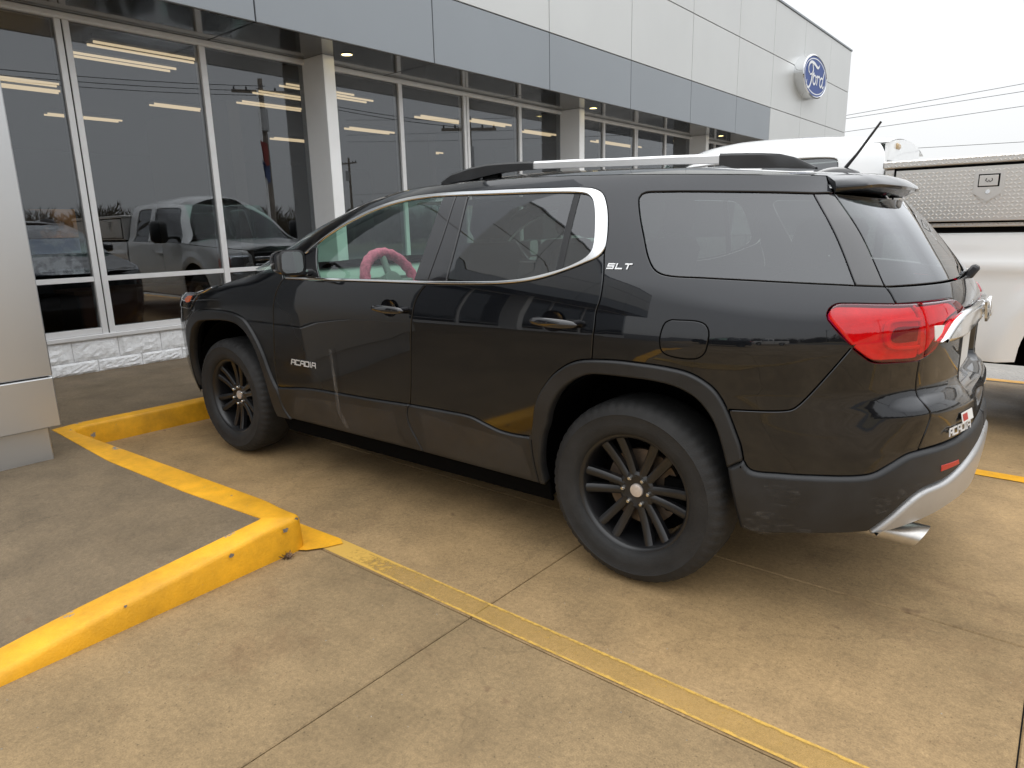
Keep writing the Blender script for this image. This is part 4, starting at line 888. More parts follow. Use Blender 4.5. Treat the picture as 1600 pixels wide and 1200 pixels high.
def faded(name):
    m = bpy.data.materials.new(name); m.use_nodes = True; t = m.node_tree; b = t.nodes['Principled BSDF']; L = t.links; o = t.nodes['Material Output']
    g = t.nodes.new('ShaderNodeTexCoord'); sp = node(t, 'ShaderNodeSeparateXYZ'); L.new(g.outputs['Object'], sp.inputs[0])
    n = node(t, 'ShaderNodeTexNoise', Scale=30.0, Detail=8.0, Roughness=.75); L.new(g.outputs['Object'], n.inputs['Vector'])
    ab = node(t, 'ShaderNodeMath', operation='ABSOLUTE'); L.new(sp.outputs['Y'], ab.inputs[0])
    ed = node(t, 'ShaderNodeMapRange'); ed.inputs['From Min'].default_value = .038; ed.inputs['From Max'].default_value = .047; ed.inputs['To Min'].default_value = .03; ed.inputs['To Max'].default_value = .30; L.new(ab.outputs[0], ed.inputs[0])
    # more paint left near the kerb
    nx = node(t, 'ShaderNodeMapRange'); nx.inputs['From Min'].default_value = .75; nx.inputs['From Max'].default_value = 1.25; nx.inputs['To Min'].default_value = 0; nx.inputs['To Max'].default_value = .45; L.new(sp.outputs['X'], nx.inputs[0])
    s1 = node(t, 'ShaderNodeMath', operation='ADD'); L.new(ed.outputs[0], s1.inputs[0]); L.new(nx.outputs[0], s1.inputs[1])
    s2 = node(t, 'ShaderNodeMath', operation='ADD'); L.new(s1.outputs[0], s2.inputs[0]); L.new(n.outputs['Fac'], s2.inputs[1])
    al = node(t, 'ShaderNodeMapRange'); al.inputs['From Min'].default_value = .60; al.inputs['From Max'].default_value = .84; al.inputs['To Min'].default_value = .30; al.inputs['To Max'].default_value = .95; L.new(s2.outputs[0], al.inputs[0])
    tr = t.nodes.new('ShaderNodeBsdfTransparent'); ms = t.nodes.new('ShaderNodeMixShader')
    b.inputs['Base Color'].default_value = (0.62, 0.38, 0.075, 1); b.inputs['Roughness'].default_value = .65
    L.new(al.outputs[0], ms.inputs[0]); L.new(tr.outputs[0], ms.inputs[1]); L.new(b.outputs[0], ms.inputs[2]); L.new(ms.outputs[0], o.inputs[0])
    return m
M['faded'] = faded('worn_yellow_paint')
M['asphalt'] = pm('asphalt', (.06, .06, .06), .85, noise=.3, nscale=3)
M['panelg'] = pm('grey_facade_panel', (0.27, 0.295, 0.32), 0.38, metal=.25, noise=.03, nscale=.6)
M['panelw'] = pm('silver_facade_panel', (0.60, 0.61, 0.60), 0.36, metal=.35, noise=.04, nscale=.5)
M['alum'] = pm('clear_aluminium_frame', (0.80, 0.80, 0.80), 0.36, metal=.25, noise=.05)
M['alumw'] = pm('white_aluminium_cover', (0.90, 0.91, 0.91), 0.32, metal=.0, noise=.04, nscale=2)
M['soffit'] = pm('glossy_black_soffit', (0.012, 0.013, 0.014), 0.13, coat=.5)
M['block'] = pm('painted_split_block', (0.85, 0.86, 0.87), 0.7, noise=.14, nscale=18, bump=1.0, bscale=28)
M['joint'] = pm('dark_joint', (0.02, 0.02, 0.02), .9)
M['shopglass'] = glassmat('grey_tinted_glass', (0.62, 0.64, 0.65), ior=1.95, faces=1.0)
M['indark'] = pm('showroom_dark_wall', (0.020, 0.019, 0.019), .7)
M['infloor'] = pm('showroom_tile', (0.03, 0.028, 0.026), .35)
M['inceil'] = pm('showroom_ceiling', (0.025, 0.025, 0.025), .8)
M['brush'] = pm('brushed_steel_panel', (0.60, 0.615, 0.63), .34, metal=.85, noise=.04, nscale=1.0, rnoise=.02)
M['tube'] = emat('lit_tube', (1.0, .74, .44), 1.7)
M['down'] = emat('lit_downlight', (1.0, .80, .35), 6.0)

# ================================================================== GROUND AND PAVEMENT
def lbox(m, u0, u1, d0, d1, z0, z1, bev=0.0):
    m.box(u0, u1, d0, d1, z0, z1, T=LT, bev=bev); return m
g = MB(); g.box(-900, 900, -900, 900, -.40, -.05); o = g.build('ground', M['asphalt']); tag(o, kind='structure')
pave = MB(); lbox(pave, -30, 30, 1.80, 24, -.05, -.018); pave = pave.build('parking_lot', M['joint']); tag(pave, kind='structure')
us = [-30, -22, -18, -13.6, -10.9, -8.2, -5.4, -4.2, -1.475, -.485, 1.262, 4.0, 6.75, 9.5, 12.2, 15, 20, 30]
def dof(x): return toLot(x, 1.4)[1]
ds = sorted([1.995, dof(2.15), dof(.352), dof(-1.26), dof(-3.9), dof(-6.6), dof(-9.5), dof(-13)] + [24])
rs = random.Random(3)
for i in range(len(us) - 1):
    for j in range(len(ds) - 1):
        if us[i] < -15 or us[i] > 12:
            if j % 2: continue
            j2 = min(j + 2, len(ds) - 1)
        else: j2 = j + 1
        if us[i] == -.485 and ds[j] < dof(.352) - .1 and False: continue
        a = MB(); gp = .0022
        m = (M['slab'] if us[i] > -1.6 else M['slabl']) if us[i] < 1.9 else M['slab2']
        dz = rs.uniform(-.0012, .0012)
        lbox(a, us[i] + gp, us[i + 1] - gp, ds[j] + gp, ds[j2] - gp, -.017, 0 + dz, bev=.004)
        a.build('concrete_slab', m, pave)
# parking lines
def stripe(name, u0, u1, x0, x1, mat, z=.004):
    c = LT((u0 + u1) / 2, dof(0), 0); o = MB(); w = (u1 - u0) / 2
    n = 60
    o.grid(lambda a, b: (x0 + (x1 - x0) * a, -w + 2 * w * b, 0), n, 4)
    o = o.build(name, mat); o.location = (0, c[1], z); o.rotation_euler = (0, 0, PHI); return tag(o, kind='structure')
stripe('parking_line', -1.470, -1.362, -9, 1.30, M['faded'])
stripe('parking_line', 1.285, 1.385, -5, 3.8, M['yellow2'])
stripe('parking_line', -4.195, -4.09, -5, 1.2, M['faded'])
stripe('parking_line', 4.03, 4.13, -5, 3.8, M['yellow2'])
pf = MB(); pf.v = [(1.60, 1.345, .008), (1.60, 1.50, .008), (1.36, 1.535, .008), (1.30, 1.50, .008), (1.25, 1.43, .008), (1.22, 1.36, .008), (1.27, 1.335, .008)]; pf.f = [(0, 1, 2, 3, 4, 5, 6)]
tag(pf.build('kerb_paint_apron', M['yellow']), kind='structure')
# raised walk and yellow kerb
def smst(a, b, x):
    t = min(1, max(0, (x - a) / (b - a))); return t * t * (3 - 2 * t)
KH = [(1.0, .15), (1.62, .15), (1.86, .128), (2.12, .104), (2.42, .074), (2.645, .042), (2.95, .012), (3.3, .006), (9, .006)]
def kh(y): return float(np.interp(y, [q[0] for q in KH], [q[1] for q in KH]))
def hw(x, y):
    if y < 1.72: return .15 + (kh(y) - .15) * (1 - smst(1.45, 1.6, x))
    return .15 - (.15 - kh(y)) * (1 - smst(1.45, 3.4, x))
wk = MB()
wk.grid(lambda a, b: (1.44 + (5.83 + .10 - 1.44) * a, 1.53 + b * 9, hw(1.44 + 4.49 * a, 1.53 + b * 9)), 50, 90)
lbox(wk, -1.70, 24, .02, 1.93, -.02, .1495)
wko = wk.build('walkway', M['walk'], sm=30); tag(wko, kind='structure')
kb = MB()
path = []   # (outer x,y, inner x,y, height)
for y in np.linspace(6.5, 1.62, 40): path.append((1.3793 - .0236 * y, y, 1.470 - .002 * y, y, kh(y)))
cx, cy, r = 1.40, 1.52, .058
for a in np.linspace(PI, 1.5 * PI, 8): path.append((cx + r * math.cos(a), cy + r * math.sin(a), 1.475, 1.60, .15))
for x in np.linspace(1.45, 3.78, 30):
    yr = 1.462 + (1.508 - 1.44) * (x - 1.45) / 2.4 - .02 * smst(1.45, 1.7, x) + .0; path.append((x, yr, max(x, 1.478), float(np.interp(x, [1.45, 2.07, 2.93, 3.9], [1.600, 1.638, 1.655, 1.60])), .15))
cx2, cy2 = 3.79, 1.43
path.append((3.84, 1.49, 3.94, 1.60, .15))
for y in np.linspace(1.42, -12, 60): path.append((3.868 + .0257 * (y - 1.4), y, 3.978 + .0257 * (y - 1.4), y, .15))
kn = len(path)
def kf(a, b):
    ox, oy, ix, iy, h = path[int(round(a * (kn - 1)))]; d = Vector((ix - ox, iy - oy)).normalized(); j = int(round(b * 6))
    K = [(-.006, -.02), (-.004, .006), (.004, max(h - .018, .007)), (.010, max(h - .006, .008)), (.022, h + .002)]
    if j < 5: return (ox + d.x * K[j][0], oy + d.y * K[j][0], K[j][1])
    if j == 5: return (ix, iy, h + .003)
    return (ix + d.x * .004, iy + d.y * .004, h - .02)
kb.grid(kf, kn - 1, 6)
ko = kb.build('kerb', M['yellow'], sm=40); tag(ko, kind='structure')
for (px, py, pz, s_) in ((1.339, 1.572, .122, .012), (1.333, 1.832, .112, .009), (1.36, 1.50, .145, .008), (1.333, 2.25, .085, .006)):
    ch = MB(); n = 9; rr_ = [s_ * random.uniform(.6, 1.3) for _ in range(n)]
    ch.v = [(px - .0055, py + rr_[i] * 1.2 * math.cos(2 * PI * i / n), pz + rr_[i] * math.sin(2 * PI * i / n)) for i in range(n)] + [(px + .004, py, pz)]
    ch.f = [(i, (i + 1) % n, n) for i in range(n)] ; ch.f.append(tuple(range(n)))
    ch.build('paint_chip', pm('bare_concrete', (.22, .20, .17), .9, noise=.3, nscale=60), ko)
# tuft of dead weed in the gutter
wd = MB()
for i in range(90):
    a = random.uniform(0, 2 * PI); l = random.uniform(.008, .038); r0 = random.uniform(0, .018)
    x0, y0 = 1.318 + r0 * math.cos(a), 1.585 + r0 * math.sin(a); t = random.uniform(.2, .9)
    x1, y1, z1 = x0 + math.cos(a) * l * t, y0 + math.sin(a) * l * t, l * random.uniform(.3, .8)
    n_ = Vector((-math.sin(a), math.cos(a), 0)) * random.uniform(.001, .0022)
    wd.add([(x0 - n_.x, y0 - n_.y, 0), (x0 + n_.x, y0 + n_.y, 0), ((x0 + x1) / 2 + n_.x, (y0 + y1) / 2 + n_.y, z1 * .8), (x1, y1, z1)], [(0, 1, 2, 3)])
tag(wd.build('dry_weed', pm('dead_leaf', (.17, .11, .07), .9, noise=.4, nscale=80), fix=False), 'small tuft of dead brown weed in the gutter below the kerb corner', 'weed')
# grit
gr = MB(); rg = random.Random(11)
for i in range(420):
    x, y = rg.uniform(-2.5, 3.3), rg.uniform(-1.0, 2.9)
    if x > 1.25 and y > 1.4: continue
    s_ = rg.uniform(.0012, .0042)
    q = [(x + s_ * rg.uniform(.5, 1) * math.cos(t), y + s_ * rg.uniform(.5, 1) * math.sin(t), 0) for t in (0, 1.5, 3.1, 4.6)]
    gr.add(q + [(x, y, s_ * .8)], [(0, 1, 4), (1, 2, 4), (2, 3, 4), (3, 0, 4)])
tag(gr.build('grit', pm('grit', (.30, .27, .22), .8, noise=.6, nscale=9), fix=False), 'loose grit and small stones scattered over the concrete', 'grit', kind='stuff')

# ================================================================== SHOWROOM BUILDING
bd = empty('showroom_building', LT(0, 0, 0), PHI)
bd.location = (0, 0, 0); bd.rotation_euler = (0, 0, 0)
def bp_(name, mat, *boxes, bev=.0, label=None, parent=None):
    m = MB()
    for b in boxes: lbox(m, *b, bev=bev)
    o = m.build(name, mat, parent or bd)
    if label: o['label'] = label
    return o
ZS, FD = 3.31, .95
J = [-13.05, -10.75, -8.45, -6.15, -3.85, -1.55, .75, 3.05, 5.35, 7.65, 9.95, 12.2, 14.3, 16.55, 18.85, 21.0]
gp = .007
for i in range(len(J) - 1):
    a, b = J[i] + gp, J[i + 1] - gp
    if J[i] < 14.2: bp_('fascia_panel', M['panelg'], (a, b, FD - .03, FD, ZS, 4.07 - gp), bev=.004)
    else: bp_('wall_panel', M['panelw'], (a, b, FD - .03, FD, 2.0 + gp, 4.07 - gp), bev=.004); bp_('wall_panel', M['panelw'], (a, b, FD - .03, FD, .16, 2.0 - gp), bev=.004)
    bp_('wall_panel', M['panelw'], (a, b, FD - .03, FD, 4.07 + gp, 5.25 - gp), bev=.004)
    bp_('wall_panel', M['panelw'], (a, b, FD - .03, FD, 5.25 + gp, 6.42), bev=.004)
    if J[i] < 14.2: bp_('soffit_panel', M['soffit'], (a, b, .0, FD - .035, ZS, ZS + .03), bev=.003)
bp_('backing', M['joint'], (J[0], 20.985, -.1, FD - .032, ZS + .032, 6.40), (14.32, 20.985, -.1, FD - .032, .1, ZS + .03), (J[0], 20.985, -12, -.1, 3.6, 6.40))
bp_('parapet_cap', M['panelg'], (J[0], 21.02, FD - .35, FD + .025, 6.425, 6.47), bev=.004)
bp_('side_wall', M['panelw'], (20.99, 21.02, -12, FD - .03, .1, 6.42))
bp_('return_wall', M['alum'], (14.28, 14.318, .0, FD - .03, .15, ZS - .002))
# window framing
ms_ = [-10.55, -9.3, -6.8, -5.55, -4.3, -3.05, -1.8, -.566, .683, 3.314, 4.566, 5.81, 8.3, 9.5, 10.75, 13.3]
cols = [(-8.05, -7.9), (-3.2 + 0, -3.2)][:1] + [(1.87, 2.02), (6.93, 7.08), (11.95, 12.10)]
for m_ in ms_:
    if m_ in (-.566, 4.566, 9.5):
        bp_('mullion', M['alum'], (m_ - .058, m_ - .006, -.07, .035, .50, 3.249), bev=.003); bp_('mullion', M['alum'], (m_ + .006, m_ + .058, -.07, .035, .50, 3.249), bev=.003)
        bp_('expansion_joint', M['joint'], (m_ - .0055, m_ + .0055, -.07, .022, .50, 3.249))
    else: bp_('mullion', M['alum'], (m_ - .032, m_ + .032, -.07, .035, .50, 3.249), bev=.003)
for (a, b) in cols:
    m = MB(); lbox(m, a, b, -.08, .40, .15, 3.309, bev=.004); m.build('column_cover', M['alumw'], bd)
edges = sorted([-13.0] + ms_ + [q for c in cols for q in c] + [14.28])
bays = []
for i in range(len(edges) - 1):
    a, b = edges[i], edges[i + 1]
    if (a, b) in [tuple(c) for c in cols]: continue
    ha = .058 if a in (-.566, 4.566, 9.5) else (.0 if any(a == c[1] for c in cols) else .032)
    hb = .058 if b in (-.566, 4.566, 9.5) else (.0 if any(b == c[0] for c in cols) else .032)
    a += ha + .001; b -= hb + .001
    if b - a < .1: continue
    bays.append((a, b))
    bp_('window_rail', M['alum'], (a, b, -.07, .030, .993, 1.039), bev=.003, label=None)
    bp_('window_rail', M['alum'], (a, b, -.07, .030, .505, .560), bev=.003)
    bp_('window_pane', M['shopglass'], (a, b, -.004, .004, .561, .992)); bp_('window_pane', M['shopglass'], (a, b, -.004, .004, 1.040, 3.248))
bp_('window_head', M['alum'], (-13, 14.28, -.07, .04, 3.2495, 3.3085), bev=.004)
bp_('window_head', M['alum'], (-13, 14.28, .042, .052, 3.268, 3.290))
bp_('sill', M['alum'], (-13, 14.28, -.07, .062, .462, .5035), bev=.006)
# split-face blocks under the windows
rb = random.Random(5); nb_ = 0; far = MB()
for row, (z0, z1) in enumerate(((.150, .262), (.268, .458))):
    u = -2.3 - .2 * row
    while u < 14.2:
        a, b = u + .004, u + .396
        if any(a < c[1] + .01 and b > c[0] - .01 for c in cols):
            c = [c for c in cols if a < c[1] + .01 and b > c[0] - .01][0]
            if c[0] - a > .05: b = c[0] - .002
            else: a = c[1] + .002
        P = {}
        def bf(p, q, a=a, b=b, z0=z0, z1=z1):
            i, j = int(round(p * 10)), int(round(q * 6)); edge = i in (0, 10) or j in (0, 6)
            return LT(a + (b - a) * p, .022 + (0 if edge else .006 + .012 * rb.random()), z0 + (z1 - z0) * q)
        m = MB(); m.grid(bf, 10, 6); lbox(m, a, b, -.05, .0215, z0, z1)
        if u < 6: m.build('concrete_block', M['block'], bd, fix=False)
        else: far.v, far.f = far.v, far.f; far.add(m.v, m.f)
        u += .4
fo_ = far.build('concrete_blocks', M['block'], bd, fix=False); fo_['kind'] = 'stuff'
bp_('mortar', pm('mortar', (.66, .66, .66), .9), (-13, 14.28, -.06, .016, .02, .461))
# showroom inside
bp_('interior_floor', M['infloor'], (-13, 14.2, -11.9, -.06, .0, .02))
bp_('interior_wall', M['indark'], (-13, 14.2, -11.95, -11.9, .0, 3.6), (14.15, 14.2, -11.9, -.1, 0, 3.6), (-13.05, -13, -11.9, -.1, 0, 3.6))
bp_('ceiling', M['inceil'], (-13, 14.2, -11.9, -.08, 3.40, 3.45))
bp_('partition_wall', pm('tan_partition', (.13, .105, .08), .8), (2.7, 2.9, -6, -3.2, .02, 3.39), (7.7, 7.9, -6.0, -4.0, .02, 3.39), (11.0, 11.1, -5, -2.5, .02, 3.39))
# lit tubes inside
def fixture(u, d, lab):
    t = empty('ceiling_light', LT(u + .58, d, 3.395), PHI)
    L2 = 1.15
    b = MB(); b.box(-.13, .13, -L2 / 2, L2 / 2, -.045, 0); b.build('light_housing', M['indark'], t)
    for k in (-.08, .08):
        q = MB(); q.tube([(k, -L2 / 2 + .02, -.068), (k, L2 / 2 - .02, -.068)], .014 if u < 3.1 else .019, 8); q.build('tube', M['tube'], t, sm=50)
    return tag(t, lab, 'ceiling light', 'lit tube lights inside the showroom')
WL = ['brightest lit tube light at the top of the big left window', 'lit tube light just below the topmost one in the big left window', 'lit tube light at the top right of the window before the nearest white column', 'lit tube light just under the top right one before the nearest white column', 'small lit tube light showing at the first wide mullion', 'lit tube light low behind the slim mullion of the big left window', 'small lit tube light beside the nearest white column', 'lit tube light in the first window right of the nearest white column', 'lower lit tube light seen right of the nearest white column', 'lit tube light beside the second white column', 'lower lit tube light beside the second white column', 'lit tube light in the windows beyond the second white column', 'lit tube light near the far end of the showroom', 'lit tube light high in the leftmost narrow window', 'lower lit tube light in the leftmost narrow window', 'faint deep-set tube light right of the nearest white column', 'faint deep-set tube light in the big left window', 'faint deep-set tube light left of the second white column', 'faint deep-set tube light right of the second white column', 'faint deep-set tube light near the far end of the showroom']
for n_, (u, d) in enumerate(((0.0, -.95), (.0, -1.55), (2.5, -1.4), (2.5, -2.07), (-.62, -3.4), (1.90, -3.95), (2.72, -2.9), (3.0, -1.58), (5.55, -4.02), (5.60, -2.1), (6.55, -1.77), (8.40, -2.02), (12.0, -1.95), (-2.9, -1.3), (-.45, -3.87), (9.0, -6.08), (1.1, -5.9), (5.3, -6.2), (11.0, -1.95), (12.0, -4.2))):
    fixture(u, d, WL[n_])
for n_, (u, d) in enumerate(((1.95, .57), (6.98, .56), (12.25, .56))):
    t = empty('soffit_downlight', LT(u + .12, d, ZS), 0)
    MB().lathe([(.075, .0), (.080, -.006), (.062, -.008), (.058, 0)], 28, T=lambda x, h, z: (x, z, h)).build('trim_ring', M['chrome'], t, sm=50)
    MB().lathe([(0, -.004), (.058, -.004)], 28, T=lambda x, h, z: (x, z, h)).build('lamp', M['down'], t, fix=False)
    tag(t, ['lit round downlight in the black soffit beside the nearest white column', 'lit round downlight in the black soffit beside the second white column', 'lit round downlight in the black soffit near the far end of the windows'][n_], 'downlight', 'soffit downlights')
# reception desk, chairs and banner seen dimly inside
dk = empty('reception_desk', LT(.6, -2.2, .02), PHI)
m = MB(); m.box(-.35, .35, -.8, .8, .72, .76); m.build('desk_top', pm('brown_laminate', (.16, .08, .04), .4), dk)
m = MB(); m.box(-.30, -.27, -.75, .75, 0, .72); m.build('front_panel', pm('brown_laminate_panel', (.14, .055, .03), .5), dk)
for s_ in (-.74, .74): MB().box(-.3, .3, s_ - .02, s_ + .02, 0, .72).build('side_panel', M['indark'], dk)
tag(dk, 'brown laminate desk just behind the large left window', 'desk')
ps = empty('window_poster', LT(-1.18, -.02, 1.10), PHI)
for (z0, z1, c1, c2, sc_) in ((.30, .55, (.95, .42, .12), (.08, .05, .04), 3), (.16, .29, (.30, .42, .62), (.60, .70, .80), 8), (-.03, .15, (.9, .9, .9), (.12, .12, .14), 11)):
    mt, t, b = newmat('poster_print'); g_ = t.nodes.new('ShaderNodeTexCoord'); n_ = node(t, 'ShaderNodeTexNoise', Scale=float(sc_), Detail=3.0); t.links.new(g_.outputs['Object'], n_.inputs['Vector'])
    r_ = t.nodes.new('ShaderNodeValToRGB'); r_.color_ramp.elements[0].position = .42; r_.color_ramp.elements[1].position = .55; r_.color_ramp.elements[0].color = (*c2, 1); r_.color_ramp.elements[1].color = (*c1, 1)
    t.links.new(n_.outputs['Fac'], r_.inputs[0]); t.links.new(r_.outputs[0], b.inputs['Base Color'])
    MB().box(-.004, .0, -.50, .46, z0, z1).build('poster_sheet', mt, ps)
tag(ps, 'stack of three faded picture posters inside the leftmost window', 'poster')
# oval sign
sg = empty('oval_sign', LT(16.82, FD, 5.08), PHI)
A_, B_ = 1.02, .53
def ovalmesh(a0, b0, h0, a1, b1, h1, n=64):
    m = MB(); m.grid(lambda p, q: (-.68 * (h0 + (h1 - h0) * p), -(a0 + (a1 - a0) * p) * math.cos(2 * PI * q), (b0 + (b1 - b0) * p) * math.sin(2 * PI * q)), 1, n); return m
def disc(a, b, h, n=64):
    m = MB(); m.v = [(-h * .68, -a * math.cos(2 * PI * i / n), b * math.sin(2 * PI * i / n)) for i in range(n)]; m.f = [tuple(range(n))]; return m
rm = ovalmesh(A_, B_, 0, A_, B_, .33); rm2 = ovalmesh(A_, B_, .33, A_ - .035, B_ - .035, .36); rm.add(rm2.v, rm2.f); rm3 = ovalmesh(A_ - .035, B_ - .035, .36, A_ - .055, B_ - .055, .345); rm.add(rm3.v, rm3.f)
rm.build('sign_rim', M['chromeb'], sg, sm=40, fix=False)
disc(A_ - .050, B_ - .050, .346).build('sign_face', pm('oval_blue', (.022, .065, .27), .5), sg, fix=False)
ln = ovalmesh(A_ - .095, B_ - .095, .350, A_ - .125, B_ - .120, .350); ln.build('sign_line', pm('sign_white', (.80, .82, .85), .4), sg, fix=False)
scr = [[(-.50, .02, .02), (-.58, .06, .03), (-.60, .15, .038), (-.50, .25, .04), (-.34, .29, .042), (-.12, .27, .045), (.08, .22, .045), (.20, .24, .035), (.26, .30, .02)],
       [(-.30, .26, .03), (-.24, .14, .042), (-.30, -.02, .045), (-.36, -.16, .045), (-.46, -.28, .04), (-.60, -.31, .032), (-.70, -.24, .026), (-.68, -.15, .02)],
       [(-.48, -.01, .018), (-.34, .02, .026), (-.20, .03, .03), (-.14, .07, .02)],
       [(-.06, .02, .024), (-.18, -.01, .032), (-.22, -.11, .034), (-.14, -.19, .03), (-.02, -.15, .034), (.02, -.05, .032), (-.04, .02, .024), (.06, -.01, .02)],
       [(.06, -.01, .02), (.14, .03, .03), (.13, -.08, .035), (.10, -.19, .03)], [(.13, -.06, .02), (.20, .02, .028), (.30, .03, .032), (.33, -.02, .02)],
       [(.60, .0, .022), (.48, .03, .03), (.36, -.04, .034), (.35, -.14, .034), (.44, -.19, .03), (.54, -.11, .03)],
       [(.72, .26, .018), (.66, .16, .034), (.58, -.02, .036), (.55, -.13, .034), (.60, -.19, .03), (.70, -.14, .018)]]
sm_ = MB()
for st in scr:
    c = crom([(a, b) for a, b, w in st], .02); n = len(c); ww = np.interp(np.linspace(0, 1, n), np.linspace(0, 1, len(st)), [w for _, _, w in st]); V = []
    for i in range(n):
        p0 = Vector(c[max(0, i - 1)]); p1 = Vector(c[min(n - 1, i + 1)]); d = (p1 - p0).normalized(); nn = Vector((-d.y, d.x)) * ww[i] * .80; q = Vector(c[i])
        for s_ in (1, -1):
            r_ = q + nn * s_; V.append((-.243, -(r_.x * 1.06), r_.y * 1.05))
    k = len(sm_.v); sm_.v += V
    for i in range(n - 1): sm_.f.append((k + 2 * i, k + 2 * i + 1, k + 2 * i + 3, k + 2 * i + 2))
sm_.build('script_lettering', pm('sign_white_letter', (.80, .82, .85), .4), sg, fix=False)
tag(sg, 'blue oval sign with white script in a chrome rim on the facade', 'sign')
tag(bd, 'long glass-fronted car showroom with grey and silver metal facade panels', 'building')
# big brushed clad column at the left
cl = empty('clad_pillar', LT(-2.35, 2.3, .15), PHI)
cl.location = (0, 0, 0); cl.rotation_euler = (0, 0, 0)
D2 = 2.707
def cp(name, *b, bev=.006):
    m = MB()
    for q in b: lbox(m, *q, bev=bev)
    return m.build(name, M['brush'], cl)
cp('lower_panel', (-3.05, -1.848, 1.55, D2, .345, .632)); cp('middle_panel', (-3.05, -1.848, 1.55, D2 + .001, .640, 3.2)); cp('top_panel', (-3.05, -1.848, 1.55, D2, 3.208, 6.0))
cp('plinth', (-3.0, -1.90, 1.60, D2 - .045, .02, .342)); 
m = MB(); lbox(m, -3.03, -1.868, 1.57, D2 - .02, .36, 5.9); m.build('seam_core', M['joint'], cl)
tag(cl, 'square pillar clad in brushed metal panels standing on the walk at the left edge', 'pillar')

